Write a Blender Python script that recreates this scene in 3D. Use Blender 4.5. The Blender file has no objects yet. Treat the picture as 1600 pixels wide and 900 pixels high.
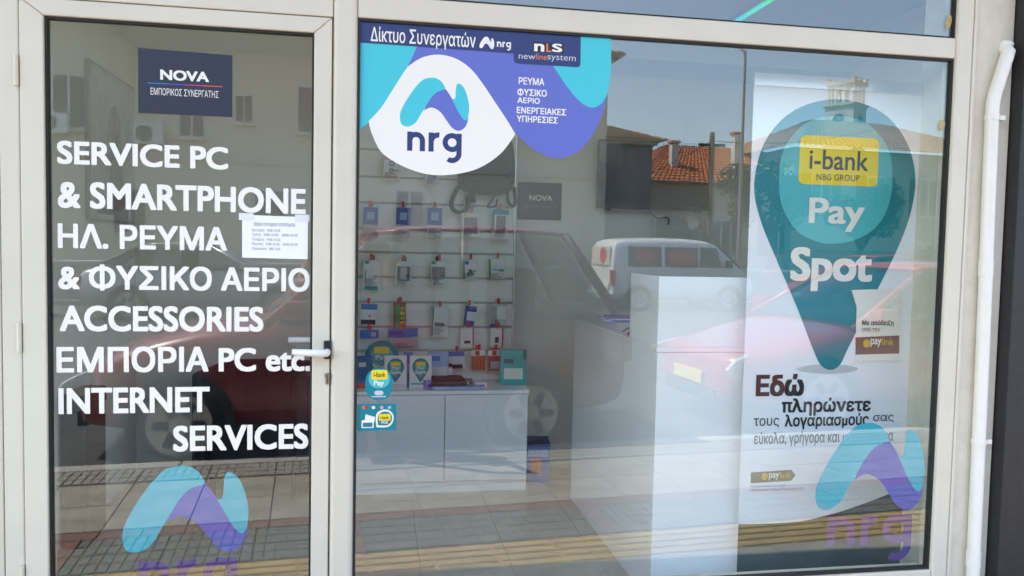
import bpy, bmesh, math, random
from mathutils import Vector, Matrix
from mathutils.geometry import delaunay_2d_cdt
random.seed(7)
R = math.radians
scene = bpy.context.scene
C = scene.collection

# ---------------------------------------------------------------- camera
# glass of the shop front = plane y 0, street at y < 0, shop at y > 0
CAM = Vector((0.0, -2.6, 1.443))
CR = Vector((0.985319, -0.169495, 0.020432)); CU = Vector((-0.011288, 0.054733, 0.998437)); CF = Vector((0.170348, 0.98401, -0.052016))
FPX = 1220.0
cam_data = bpy.data.cameras.new('camera')
cam = bpy.data.objects.new('camera', cam_data); C.objects.link(cam)
cam.matrix_world = Matrix(((CR.x, CU.x, -CF.x, CAM.x), (CR.y, CU.y, -CF.y, CAM.y), (CR.z, CU.z, -CF.z, CAM.z), (0, 0, 0, 1)))
cam_data.sensor_width = 36.0; cam_data.lens = FPX/1600*36
cam_data.clip_start = 0.02; cam_data.clip_end = 2000
scene.camera = cam

# ---------------------------------------------------------------- sky, sun, exposure
SUN = Vector((-1.10, -0.446, 1.70)).normalized()
w = bpy.data.worlds.new('World'); scene.world = w; w.use_nodes = True
nt = w.node_tree; nt.nodes.clear()
sky = nt.nodes.new('ShaderNodeTexSky'); sky.sky_type = 'NISHITA'; sky.sun_disc = False
sky.sun_elevation = math.asin(SUN.z); sky.sun_rotation = math.atan2(SUN.x, SUN.y)
bg = nt.nodes.new('ShaderNodeBackground'); bg.inputs[1].default_value = 0.15
wo = nt.nodes.new('ShaderNodeOutputWorld')
nt.links.new(sky.outputs[0], bg.inputs[0]); nt.links.new(bg.outputs[0], wo.inputs[0])
sl = bpy.data.lights.new('sun', 'SUN'); sl.energy = 3.2; sl.angle = R(0.53); sl.color = (1.0, 0.95, 0.87)
so = bpy.data.objects.new('sun', sl); C.objects.link(so)
so.rotation_euler = SUN.to_track_quat('Z', 'Y').to_euler(); so.location = (-10, -4, 16)
scene.view_settings.view_transform = 'Standard'; scene.view_settings.look = 'None'
scene.view_settings.exposure = 2.3; scene.view_settings.gamma = 1.0; scene.view_settings.use_curve_mapping = False
scene.render.engine = 'CYCLES'
scene.cycles.use_denoising = True
scene.cycles.max_bounces = 10; scene.cycles.diffuse_bounces = 6; scene.cycles.glossy_bounces = 4
scene.cycles.transparent_max_bounces = 24; scene.cycles.sample_clamp_indirect = 6.0
scene.cycles.caustics_reflective = False; scene.cycles.caustics_refractive = False

# ---------------------------------------------------------------- materials
MATS = {}
def srgb(c):
    return tuple((v/12.92 if v <= .04045 else ((v+.055)/1.055)**2.4) for v in (x/255 for x in c)) + (1,)
def mat(name, col, rough=0.5, metal=0.0, var=0.0, scale=8.0, bump=0.0, spec=None, coat=0.0, emit=None, stretch=None):
    """procedural principled material; col is linear; var = brightness mottling"""
    if name in MATS: return MATS[name]
    m = bpy.data.materials.new(name); m.use_nodes = True
    n = m.node_tree.nodes; l = m.node_tree.links; p = n['Principled BSDF']
    col = tuple(col)[:3] + (1,)
    p.inputs['Base Color'].default_value = col; p.inputs['Roughness'].default_value = rough; p.inputs['Metallic'].default_value = metal
    if spec is not None: p.inputs['Specular IOR Level'].default_value = spec
    if coat: p.inputs['Coat Weight'].default_value = coat; p.inputs['Coat Roughness'].default_value = 0.05
    if emit: p.inputs['Emission Color'].default_value = tuple(emit[0]) + (1,); p.inputs['Emission Strength'].default_value = emit[1]
    if var or bump:
        tc = n.new('ShaderNodeTexCoord'); nz = n.new('ShaderNodeTexNoise')
        nz.inputs['Scale'].default_value = scale; nz.inputs['Detail'].default_value = 6; nz.inputs['Roughness'].default_value = .6
        src = tc.outputs['Object']
        if stretch:
            mp = n.new('ShaderNodeMapping'); mp.inputs['Scale'].default_value = stretch
            l.new(src, mp.inputs[0]); src = mp.outputs[0]
        l.new(src, nz.inputs['Vector'])
        if var:
            mr = n.new('ShaderNodeMapRange'); mr.inputs[1].default_value = .3; mr.inputs[2].default_value = .7
            mr.inputs[3].default_value = 1-var; mr.inputs[4].default_value = 1+var*.5
            l.new(nz.outputs[0], mr.inputs[0])
            mx = n.new('ShaderNodeMix'); mx.data_type = 'RGBA'; mx.blend_type = 'MULTIPLY'; mx.inputs[0].default_value = 1
            mx.inputs[6].default_value = col
            l.new(mr.outputs[0], mx.inputs[7]); l.new(mx.outputs[2], p.inputs['Base Color'])
        if bump:
            b = n.new('ShaderNodeBump'); b.inputs['Strength'].default_value = bump; b.inputs['Distance'].default_value = .01
            l.new(nz.outputs[0], b.inputs['Height']); l.new(b.outputs[0], p.inputs['Normal'])
    MATS[name] = m
    return m
def ink(name, rgb, rough=.45, **k): return mat('ink_'+name, srgb(rgb), rough, **k)
def glass_mat(name, tint, r0, dust=0.0):
    """thin pane: mirror-like share by angle (Schlick), the rest passes straight through"""
    m = bpy.data.materials.new(name); m.use_nodes = True
    n = m.node_tree.nodes; l = m.node_tree.links; n.clear()
    o = n.new('ShaderNodeOutputMaterial'); mix = n.new('ShaderNodeMixShader'); t = n.new('ShaderNodeBsdfTransparent'); g = n.new('ShaderNodeBsdfGlossy')
    t.inputs[0].default_value = tint + (1,); g.inputs['Roughness'].default_value = 0.0; g.inputs[0].default_value = (1, 1, 1, 1)
    lw = n.new('ShaderNodeLayerWeight'); pw = n.new('ShaderNodeMath'); pw.operation = 'POWER'; pw.inputs[1].default_value = 5
    ma = n.new('ShaderNodeMath'); ma.operation = 'MULTIPLY_ADD'; ma.inputs[1].default_value = 1-r0; ma.inputs[2].default_value = r0
    l.new(lw.outputs['Facing'], pw.inputs[0]); l.new(pw.outputs[0], ma.inputs[0]); l.new(ma.outputs[0], mix.inputs[0])
    l.new(t.outputs[0], mix.inputs[1]); l.new(g.outputs[0], mix.inputs[2]); l.new(mix.outputs[0], o.inputs[0])
    if dust:  # wiped, slightly dusty surface
        tc = n.new('ShaderNodeTexCoord'); mp = n.new('ShaderNodeMapping'); mp.inputs['Scale'].default_value = (1.6, 1, .7); mp.inputs['Rotation'].default_value = (0, .5, 0)
        nz = n.new('ShaderNodeTexNoise'); nz.inputs['Scale'].default_value = 5; nz.inputs['Detail'].default_value = 8; nz.inputs['Roughness'].default_value = .65; nz.inputs['Distortion'].default_value = 1.2
        mr = n.new('ShaderNodeMapRange'); mr.inputs[1].default_value = .42; mr.inputs[2].default_value = .80; mr.inputs[3].default_value = dust*.15; mr.inputs[4].default_value = dust*2
        df = n.new('ShaderNodeBsdfDiffuse'); df.inputs[0].default_value = (.75, .73, .68, 1); m2 = n.new('ShaderNodeMixShader')
        l.new(tc.outputs['Object'], mp.inputs[0]); l.new(mp.outputs[0], nz.inputs['Vector']); l.new(nz.outputs[0], mr.inputs[0]); l.new(mr.outputs[0], m2.inputs[0])
        l.new(mix.outputs[0], m2.inputs[1]); l.new(df.outputs[0], m2.inputs[2]); l.new(m2.outputs[0], o.inputs[0])
    MATS[name] = m
    return m
GLASS = glass_mat('shop_glass', (.96, .98, .965), 0.059, .006)
CARGLASS = glass_mat('car_glass', (.55, .62, .60), 0.05)
WHITE_ALU = mat('white_aluminium', (.67, .62, .49), .38, var=.05, scale=4)
GASKET = mat('black_gasket', (.018, .018, .016), .7)
WALL_OUT = mat('outer_plaster', (.68, .63, .50), .85, var=.10, scale=14, bump=.25)
DARK_CLAD = mat('dark_cladding', (.022, .021, .021), .55, var=.3, scale=30)
WALL_IN = mat('inner_wall_paint', (.86, .83, .74), .8, var=.04, scale=3, bump=.04)
CEIL = mat('ceiling_paint', (.80, .80, .78), .85)
FLOOR_IN = mat('floor_tile', (.52, .46, .37), .35, var=.12, scale=10)
LAMINATE = mat('white_laminate', (.90, .90, .88), .35, var=.03, scale=3, stretch=(1, 1, 14))
SLATM = mat('slatwall_white', (.84, .82, .76), .45)
ALU = mat('aluminium', (.70, .70, .70), .3, .9)
STEEL = mat('steel', (.55, .54, .52), .3, 1.0)
BLACKP = mat('black_plastic', (.016, .016, .017), .35)
NAVYF = mat('navy_fabric', (.012, .013, .026), .85, var=.3, scale=60, bump=.2)
BLACKF = mat('black_fabric', (.022, .019, .017), .9, var=.3, scale=80, bump=.3)
WHITE = ink('white', (238, 234, 221)); NAVY = ink('navy', (38, 52, 104)); CYAN = ink('cyan', (66, 194, 203)); PURP = ink('purple', (97, 107, 186))
NOVAM = ink('nova', (34, 34, 52)); TEAL = ink('teal', (0, 126, 136)); TEAL2 = ink('light_teal', (78, 182, 186)); YELL = ink('yellow', (242, 212, 28))
INK = ink('black', (30, 26, 28)); GREY = ink('grey', (120, 124, 126)); DARKTXT = ink('bank_grey', (62, 62, 60)); BROWN = ink('brown', (128, 96, 78))
RED = ink('red', (200, 40, 40)); BLUE = ink('blue', (36, 110, 190)); DBLUE = ink('dark_blue', (44, 60, 150)); LGREY = ink('light_grey', (200, 200, 202))
ORANGE = ink('orange', (230, 120, 50)); GREEN = ink('green', (50, 150, 70)); PALEBLUE = ink('pale_blue', (150, 185, 225)); LILAC = ink('lilac', (150, 130, 205))
PURPTXT = ink('deep_purple', (58, 30, 120)); CYAN_IN = ink('cyan_film', (28, 172, 192)); PURP_IN = ink('purple_film', (68, 74, 172))
TURQ = ink('turquoise', (70, 180, 180)); PINK = ink('pink', (225, 150, 160)); DGREEN = ink('dark_green', (8, 66, 70)); GOLD = ink('gold', (214, 176, 50))

# ---------------------------------------------------------------- helpers
def link(o, parent=None, label=None, cat=None, group=None, kind=None):
    C.objects.link(o)
    if parent: o.parent = parent
    if label: o['label'] = label
    if cat: o['category'] = cat
    if group: o['group'] = group
    if kind: o['kind'] = kind
    return o
def thing(name, label, cat, loc=(0, 0, 0), rz=0.0, group=None):
    o = bpy.data.objects.new(name, None); o.empty_display_size = .1
    o.location = loc; o.rotation_euler = (0, 0, rz)
    return link(o, None, label, cat, group)
class MB:
    """collects shapes into one mesh"""
    def __init__(s): s.v = []; s.f = []; s.mi = []; s.cur = 0
    def add(s, vs, fs):
        b = len(s.v); s.v += [tuple(p) for p in vs]
        for f in fs: s.f.append([b+i for i in f]); s.mi.append(s.cur)
        return s
    def box(s, x0, x1, y0, y1, z0, z1):
        return s.add([(x0, y0, z0), (x1, y0, z0), (x1, y1, z0), (x0, y1, z0), (x0, y0, z1), (x1, y0, z1), (x1, y1, z1), (x0, y1, z1)],
                     [(0, 3, 2, 1), (4, 5, 6, 7), (0, 1, 5, 4), (1, 2, 6, 5), (2, 3, 7, 6), (3, 0, 4, 7)])
    def prism_y(s, pts, y0, y1):
        """pts: (x,z) counter-clockwise seen from -y ; extruded y0 (front) to y1"""
        n = len(pts); vs = [(x, y0, z) for x, z in pts] + [(x, y1, z) for x, z in pts]
        fs = [tuple(range(n)), tuple(range(2*n-1, n-1, -1))] + [((i+1) % n, i, n+i, n+(i+1) % n) for i in range(n)]
        return s.add(vs, fs)
    def prism_z(s, pts, z0, z1):
        n = len(pts); vs = [(x, y, z0) for x, y in pts] + [(x, y, z1) for x, y in pts]
        fs = [tuple(range(n-1, -1, -1)), tuple(range(n, 2*n))] + [(i, (i+1) % n, n+(i+1) % n, n+i) for i in range(n)]
        return s.add(vs, fs)
    def tube(s, pts, r, seg=10, cap=True):
        pts = [Vector(p) for p in pts]; rs = r if isinstance(r, (list, tuple)) else [r]*len(pts)
        b = len(s.v); up = None
        for i, p in enumerate(pts):
            d = (pts[min(i+1, len(pts)-1)] - pts[max(i-1, 0)]).normalized()
            if up is None: up = Vector((0, 0, 1)) if abs(d.z) < .9 else Vector((1, 0, 0))
            a = d.cross(up).normalized(); up = a.cross(d).normalized()
            for k in range(seg):
                t = 2*math.pi*k/seg; s.v.append(tuple(p + (a*math.cos(t) + up*math.sin(t))*rs[i]))
        for i in range(len(pts)-1):
            for k in range(seg):
                s.f.append([b+i*seg+k, b+i*seg+(k+1) % seg, b+(i+1)*seg+(k+1) % seg, b+(i+1)*seg+k]); s.mi.append(s.cur)
        if cap:
            s.f.append([b+k for k in range(seg-1, -1, -1)]); s.mi.append(s.cur)
            e = b+(len(pts)-1)*seg; s.f.append([e+k for k in range(seg)]); s.mi.append(s.cur)
        return s
    def disc_y(s, cx, cz, r, y0, y1, seg=24, r1=None):
        r1 = r if r1 is None else r1
        n = seg; vs = [(cx+r*math.cos(2*math.pi*k/n), y0, cz+r*math.sin(2*math.pi*k/n)) for k in range(n)] + [(cx+r1*math.cos(2*math.pi*k/n), y1, cz+r1*math.sin(2*math.pi*k/n)) for k in range(n)]
        return s.add(vs, [tuple(range(n)), tuple(range(2*n-1, n-1, -1))] + [((i+1) % n, i, n+i, n+(i+1) % n) for i in range(n)])
    def mesh(s, name, mats, smooth=False):
        me = bpy.data.meshes.new(name); me.from_pydata(s.v, [], s.f)
        for m in (mats if isinstance(mats, (list, tuple)) else [mats]): me.materials.append(m)
        for i, p in enumerate(me.polygons): p.material_index = s.mi[i]; p.use_smooth = smooth
        bm = bmesh.new(); bm.from_mesh(me); bmesh.ops.recalc_face_normals(bm, faces=bm.faces); bm.to_mesh(me); bm.free()
        me.update(); return me
    def build(s, name, mats, parent=None, bevel=0, smooth=False, label=None, cat=None, group=None, kind=None, loc=None, rz=None, seg=2):
        o = bpy.data.objects.new(name, s.mesh(name, mats, smooth))
        if loc is not None: o.location = loc
        if rz is not None: o.rotation_euler = (0, 0, rz)
        if bevel:
            b = o.modifiers.new('bevel', 'BEVEL'); b.width = bevel; b.segments = seg; b.limit_method = 'ANGLE'; b.angle_limit = R(40)
        return link(o, parent, label, cat, group, kind)
def box(name, m, x0, x1, y0, y1, z0, z1, parent=None, **k): return MB().box(x0, x1, y0, y1, z0, z1).build(name, m, parent, **k)
def inst(src, parent=None, loc=None, rz=None, **k):
    o = src.copy(); link(o, None, **k)
    o.parent = parent
    if loc is not None: o.location = loc
    if rz is not None: o.rotation_euler = (0, 0, rz)
    return o
def copy_tree(o, parent=None):
    c = o.copy(); C.objects.link(c); c.parent = parent
    for ch in list(o.children): copy_tree(ch, c)
    return c
def at(px, py, Y):
    """measured picture point -> point on the plane y = Y"""
    d = CF + CR*((px-800)/FPX) - CU*((py-450)/FPX)
    return CAM + d*((Y-CAM.y)/d.y)
def spline(pts, n=5, closed=True):
    """Catmull-Rom through 2D points; a point given as (x,y,1) is a sharp corner"""
    out = []; N = len(pts)
    for i in range(N if closed else N-1):
        p0, p1, p2, p3 = pts[(i-1) % N], pts[i], pts[(i+1) % N], pts[(i+2) % N]
        if len(p1) > 2: p0 = p1
        if len(p2) > 2: p3 = p2
        if not closed:
            if i == 0: p0 = p1
            if i == N-2: p3 = p2
        for k in range(n):
            t = k/n
            out.append(tuple(.5*(2*p1[j] + (p2[j]-p0[j])*t + (2*p0[j]-5*p1[j]+4*p2[j]-p3[j])*t*t + (3*p1[j]-p0[j]-3*p2[j]+p3[j])*t**3) for j in (0, 1)))
    return out
def sheet(name, m, xz, y, parent, th=.0004, side=-1, **k):
    """flat printed shape (polygon in x,z) of real thickness th lying at y"""
    bm = bmesh.new()
    vs = [bm.verts.new((x, 0, z)) for x, z in xz]
    f = bm.faces.new(vs); bm.normal_update()
    if f.normal.y > 0: f.normal_flip()
    bmesh.ops.triangulate(bm, faces=bm.faces[:], ngon_method='EAR_CLIP')
    r = bmesh.ops.extrude_face_region(bm, geom=bm.faces[:])
    bmesh.ops.translate(bm, vec=(0, th, 0), verts=[v for v in r['geom'] if isinstance(v, bmesh.types.BMVert)])
    bmesh.ops.recalc_face_normals(bm, faces=bm.faces[:])
    me = bpy.data.meshes.new(name); bm.to_mesh(me); bm.free(); me.materials.append(m)
    o = bpy.data.objects.new(name, me); o.location = (0, y, 0)
    link(o, parent, **k)
    if parent: o.location = Vector((0, y, 0)) - parent.location
    return o
def rrect(x0, x1, z0, z1, r, n=5):
    out = []
    for cx, cz, a in ((x1-r, z0+r, -90), (x1-r, z1-r, 0), (x0+r, z1-r, 90), (x0+r, z0+r, 180)):
        for k in range(n+1):
            t = R(a+90*k/n); out.append((cx+r*math.cos(t), cz+r*math.sin(t)))
    return out
def fill_outline(src):
    """letters often have overlapping contours: fill by winding number, glyph cluster by cluster"""
    P = [(v.co.x, v.co.y) for v in src.vertices]; nxt = {}
    for e in src.edges:
        a, b = e.vertices
        if abs(a-b) == 1: nxt[min(a, b)] = max(a, b)
        else: nxt[max(a, b)] = min(a, b)
    seen = set(); loops = []
    for i in range(len(P)):
        if i in seen or i not in nxt: continue
        lp = []; j = i
        while j not in seen and j in nxt: seen.add(j); lp.append(j); j = nxt[j]
        if len(lp) > 2: loops.append([P[k] for k in lp])
    return fill_loops(loops)
def fill_loops(loops):
    loops.sort(key=lambda l: min(p[0] for p in l)); groups = []
    for l in loops:
        x0, x1 = min(p[0] for p in l), max(p[0] for p in l)
        if groups and x0 < groups[-1][1]: groups[-1][0].append(l); groups[-1][1] = max(groups[-1][1], x1)
        else: groups.append([[l], x1])
    V = []; F = []
    for ls, _ in groups:
        pts = []; ed = []
        for l in ls:
            n0 = len(pts); pts += [Vector(p) for p in l]; ed += [(n0+i, n0+(i+1) % len(l)) for i in range(len(l))]
        ov, _, of, _, _, _ = delaunay_2d_cdt(pts, ed, [], 0, 1e-6)
        n0 = len(V); V += [(p.x, p.y) for p in ov]
        for f in of:
            cx = sum(ov[i].x for i in f)/len(f); cy = sum(ov[i].y for i in f)/len(f); wn = 0
            for l in ls:
                for i in range(len(l)):
                    (ax, ay), (bx_, by_) = l[i], l[(i+1) % len(l)]
                    if (ay <= cy) != (by_ <= cy):
                        if ax+(cy-ay)/(by_-ay)*(bx_-ax) > cx: wn += 1 if by_ > ay else -1
            if wn: F.append(tuple(n0+i for i in f))
    return V, F
def lettering(name, s, x0, x1, z0, z1, y, m, parent=None, bold=.02, th=.0004, shear=0, spacing=1.0, **k):
    """text as a real thin mesh fitted into the box x0..x1, z0..z1 on the plane y"""
    cu = bpy.data.curves.new(name, 'FONT'); cu.body = s; cu.size = 1; cu.shear = shear; cu.space_character = spacing
    cu.resolution_u = 4; cu.fill_mode = 'NONE'
    t = bpy.data.objects.new(name, cu); C.objects.link(t)
    dg = bpy.context.evaluated_depsgraph_get(); dg.update()
    src = bpy.data.meshes.new_from_object(t.evaluated_get(dg)); bpy.data.objects.remove(t); bpy.data.curves.remove(cu)
    vs0, fs0 = fill_outline(src); bpy.data.meshes.remove(src)
    # a heavier weight is drawn as a thin pile of the same letters, each moved a little outwards
    offs = [(0, 0)] + ([(bold*i_, bold*.8*j_) for i_ in (-1, 0, 1) for j_ in (-1, 0, 1) if i_ or j_] if bold > .004 else [])
    vs = []; fs = []
    for q_, (ox, oy) in enumerate(offs):
        n0 = len(vs); vs += [(x+ox, y_+oy, q_) for x, y_ in vs0]; fs += [tuple(n0+i for i in f) for f in fs0]
    xs = [v[0] for v in vs]; ys = [v[1] for v in vs]
    a, b, c, d = min(xs), max(xs), min(ys), max(ys)
    me = bpy.data.meshes.new(name)
    me.from_pydata([((x-a)/(b-a)*(x1-x0)+x0, -.00002*q_, (y_-c)/(d-c)*(z1-z0)+z0) for x, y_, q_ in vs], [], fs)
    me.materials.clear(); me.materials.append(m); me.name = name
    o = bpy.data.objects.new(name, me); o.location = (0, y, 0)
    if parent: o.location = Vector((0, y, 0)) - parent.location
    return link(o, parent, **k)
def arc(cx, cy, r0, r1, a0, a1, n=18):
    q = [R(a0+(a1-a0)*k/n) for k in range(n+1)]
    return [(cx+r1*math.cos(t), cy+r1*math.sin(t)) for t in q] + [(cx+r0*math.cos(t), cy+r0*math.sin(t)) for t in reversed(q)]
def rct(x0, x1, z0, z1): return [(x0, z0), (x1, z0), (x1, z1), (x0, z1)]
NRG = None
def wordmark(xl, xr, yt, yb, y, m, parent):
    """the heavy rounded nrg lettering, single-storey g"""
    global NRG
    if NRG is None:
        NRG = fill_loops([rct(0, .27, 0, 1.0), arc(.46, .54, .19, .46, 0, 180), rct(.65, .92, 0, .55), rct(1.10, 1.37, 0, 1.0), arc(1.62, .50, .25, .52, 84, 180),
                          arc(2.33, .52, .23, .50, 0, 180), arc(2.33, .52, .23, .50, 180, 360), rct(2.56, 2.83, -.08, 1.0), arc(2.33, -.06, .23, .50, -125, 0)])
    V, F = NRG; xm = (xl+xr)/2; ym = (yt+yb)/2
    x0, x1, z0, z1 = at(xl, ym, 0).x, at(xr, ym, 0).x, at(xm, yb, 0).z, at(xm, yt, 0).z
    a, b, c, d = min(v[0] for v in V), max(v[0] for v in V), min(v[1] for v in V), max(v[1] for v in V)
    me = bpy.data.meshes.new('lettering'); me.from_pydata([((v[0]-a)/(b-a)*(x1-x0)+x0, 0, (v[1]-c)/(d-c)*(z1-z0)+z0) for v in V], [], F); me.materials.append(m)
    o = bpy.data.objects.new('lettering', me); o.location = Vector((0, y, 0)) - parent.location
    return link(o, parent)
def ptext(name, s, xl, xr, yt, yb, Y, m, parent=None, yplane=None, **k):
    """lettering whose measured picture extents are xl..xr and yt..yb (at its middle)"""
    xm = (xl+xr)/2; ym = (yt+yb)/2
    return lettering(name, s, at(xl, ym, Y).x, at(xr, ym, Y).x, at(xm, yb, Y).z, at(xm, yt, Y).z, Y if yplane is None else yplane, m, parent, **k)
def pshape(name, m, pts, Y, parent, yplane, smooth=5, **k):
    q = spline(pts, smooth) if smooth else [p[:2] for p in pts]
    return sheet(name, m, [(at(x, y, Y).x, at(x, y, Y).z) for x, y in q], yplane, parent, **k)

# street frame: u along the street (to the right), v away from the shop front; the street runs 5 degrees off the front
TH = R(5.0)
def S(u, v, z=0.0): return Vector((u*math.cos(TH) - v*math.sin(TH), -(u*math.sin(TH) + v*math.cos(TH)), z))
def UV(x, yv):  # from a point x, distance yv before the glass, to u, v
    return (x*math.cos(TH) + yv*math.sin(TH), -x*math.sin(TH) + yv*math.cos(TH))

# ================================================================ SETTING: ground, road, pavement
ASPH = mat('asphalt', (.062, .060, .057), .9, var=.25, scale=3, bump=.4)
EARTH = mat('ground_dust', (.20, .18, .14), .95, var=.2, scale=1)
CONC = mat('pavement_concrete', (.27, .25, .21), .9, var=.16, scale=5, bump=.2)
SLABM = mat('pavement_slab', (.34, .305, .25), .85, var=.32, scale=4, bump=.15)
PAVER = mat('paver_grey', (.15, .145, .13), .9, var=.3, scale=18, bump=.3)
PAVER2 = mat('paver_light', (.30, .28, .24), .9, var=.2, scale=18, bump=.3)
REDP = mat('paver_red', (.20, .10, .08), .9, var=.2, scale=14, bump=.3)
TACT = mat('tactile_yellow', (.46, .31, .10), .8, var=.30, scale=5, bump=.2)
KERBM = mat('kerb_stone', (.42, .40, .36), .85, var=.15, scale=6, bump=.2)
MB().box(-400, 400, -400, 400, -.4, -.2).build('ground', EARTH, kind='structure')
def strip(name, m, u0, u1, v0, v1, z0, z1, parent=None, **k):
    q = [S(u0, v0), S(u1, v0), S(u1, v1), S(u0, v1)]
    return MB().prism_z([(p.x, p.y) for p in reversed(q)], z0, z1).build(name, m, parent, **k)
strip('road', ASPH, -70, 70, 2.83, 17.15, -.15, -.08, kind='structure')
walk = strip('pavement', CONC, -40, 40, -1.0, 2.70, -.15, -.012, kind='structure')
far_walk = strip('pavement', CONC, -70, 70, 17.30, 21.3, -.15, .02, kind='structure')
strip('yard', mat('yard_ground', (.30, .27, .22), .95, var=.2, scale=2), -70, 70, 21.35, 60, -.15, .015, kind='structure')
def tile_mesh(name, m, w, d, nx, ny, gap, h=.012, bars=None):
    b = MB(); b.box(-w/2, w/2, -d/2, d/2, 0, h*.55)
    for i in range(nx):
        for j in range(ny):
            x0 = -w/2 + w*i/nx; y0 = -d/2 + d*j/ny
            b.box(x0+gap/2, x0+w/nx-gap/2, y0+gap/2, y0+d/ny-gap/2, h*.5, h)
    return b.mesh(name, m)
def lay(name, me, u, v, parent, jitter=.0012, z=-.012):
    o = bpy.data.objects.new(name, me); link(o, parent)
    o.location = S(u, v, z + random.uniform(-jitter, jitter)); o.rotation_euler = (0, 0, -TH + random.uniform(-.004, .004))
    return o
t_me = tile_mesh('tactile_tile', TACT, .297, .297, 1, 4, .020, .014)
p_me = tile_mesh('paver', PAVER, .396, .205, 8, 2, .010, .013)
p2_me = tile_mesh('paver', PAVER2, .396, .28, 8, 3, .010, .013)
s_me = tile_mesh('slab', SLABM, .396, .396, 1, 1, .004, .012)
r_me = tile_mesh('border_tile', REDP, .196, .106, 1, 1, .004, .012)
rc_me = tile_mesh('border_tile', REDP, .106, .205, 1, 1, .004, .012)
for i in range(30): lay('tactile_tile', t_me, -3.4 + .3*i, .895, walk)
for i in range(44): lay('border_tile', r_me, -3.5 + .2*i, 1.535, walk)
for k in range(6):
    u0 = -2.62 + 1.31*k
    for j in range(2): lay('border_tile', rc_me, u0, 1.163+.209*j, walk)
    for i in range(3):
        for j in range(2): lay('paver', p_me, u0+.055+.2+.4*i, 1.163+.209*j, walk)
for i in range(21):
    for j in range(2): lay('slab', s_me, -3.4+.4*i, 1.795+.4*j, walk)
    lay('paver', p2_me, -3.4+.4*i, 2.555, walk)
    for j in range(2): lay('slab', s_me, -3.4+.4*i, .54-.4*j, walk)
kb = MB().box(-.496, .496, -.065, .065, -.15, .006)
kme = kb.mesh('kerb_stone', KERBM)
kerb = strip('kerb', KERBM, -40, 40, 2.702, 2.828, -.16, -.02, kind='structure')
for i in range(12):
    o = bpy.data.objects.new('kerb_stone', kme); link(o, kerb); o.location = S(-4.5+i, 2.765, 0); o.rotation_euler = (0, 0, -TH)
    m = o.modifiers.new('bevel', 'BEVEL'); m.width = .012; m.segments = 2
strip('kerb', KERBM, -70, 70, 17.15, 17.298, -.16, .03, kind='structure')

# ================================================================ SHOP FRONT
# outer masonry, balcony above that shades the front
MB().box(-7, -1.205, -.012, .25, -.05, 5.8).build('wall_left', WALL_OUT, kind='structure')
MB().box(2.147, 2.316, -.014, .25, -.05, 2.80).build('wall_right', WALL_OUT, kind='structure')
MB().box(-1.203, 2.316, -.010, .25, 2.805, 5.8).build('wall_above', WALL_OUT, kind='structure')
MB().box(-.147, 2.145, -.030, .20, -.05, .186).build('wall_below_window', mat('sill_marble', (.55, .53, .49), .4, var=.2, scale=4), kind='structure')
MB().box(-9, 10, -1.77, -.012, 3.60, 3.80).build('balcony_slab', WALL_OUT, bevel=.01, label='pale plaster balcony slab jutting out above the shop front', cat='balcony')
cl = thing('cladding_panel', 'dark brown-black cladding at the right edge of the shop front', 'cladding', (2.32, -.07, 0))
for i in range(4):
    MB().box(0.0+.9*i, .895+.9*i, 0, .3, -.05, 5.8).build('panel', DARK_CLAD, cl, bevel=.003)
# shutter guide at the left edge
sg = thing('shutter_guide', 'ribbed cream shutter guide rail left of the glass door', 'shutter guide', (-1.16, 0, 0))
MB().box(-.043, .040, -.020, .12, 0, 2.80).build('rail', WHITE_ALU, sg, bevel=.004)
MB().box(.006, .022, -.026, -.0205, .0, 2.80).build('rail_lip', WHITE_ALU, sg, bevel=.002)
b = MB()
for i in range(230): b.box(-.030, .0, -.0245, -.0205, .01+.012*i, .0155+.012*i)
b.build('brush_ribs', WHITE_ALU, sg, kind='stuff')
MB().box(-.034, .004, -.030, -.0246, 1.27, 1.285).build('catch', STEEL, sg, bevel=.002)

def frame4(parent, x0, x1, z0, z1, wl, wr, wt, wb, y0, y1, m, bevel=.004, gap=.0006):
    g = gap
    quads = {'left_stile': [(x0, z0), (x0+wl, z0+wb+g), (x0+wl, z1-wt-g), (x0, z1)],
             'right_stile': [(x1-wr, z0+wb+g), (x1, z0), (x1, z1), (x1-wr, z1-wt-g)],
             'top_rail': [(x0+g, z1), (x0+wl+g, z1-wt), (x1-wr-g, z1-wt), (x1-g, z1)],
             'bottom_rail': [(x0+g, z0), (x1-g, z0), (x1-wr-g, z0+wb), (x0+wl+g, z0+wb)]}
    for n, q in quads.items():
        MB().prism_y([(x-parent.location.x, z-parent.location.z) for x, z in q], y0-parent.location.y, y1-parent.location.y).build(n.split('_')[1] if False else n.replace('left_', '').replace('right_', ''), m, parent, bevel=bevel)
def gasket(parent, x0, x1, z0, z1, w, y0, y1):
    px, py, pz = parent.location
    b = MB()
    for a in ((x0, x0+w, z0, z1), (x1-w, x1, z0, z1), (x0+w, x1-w, z1-w, z1), (x0+w, x1-w, z0, z0+w)):
        b.box(a[0]-px, a[1]-px, y0-py, y1-py, a[2]-pz, a[3]-pz)
    b.build('gasket', GASKET, parent)
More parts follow.
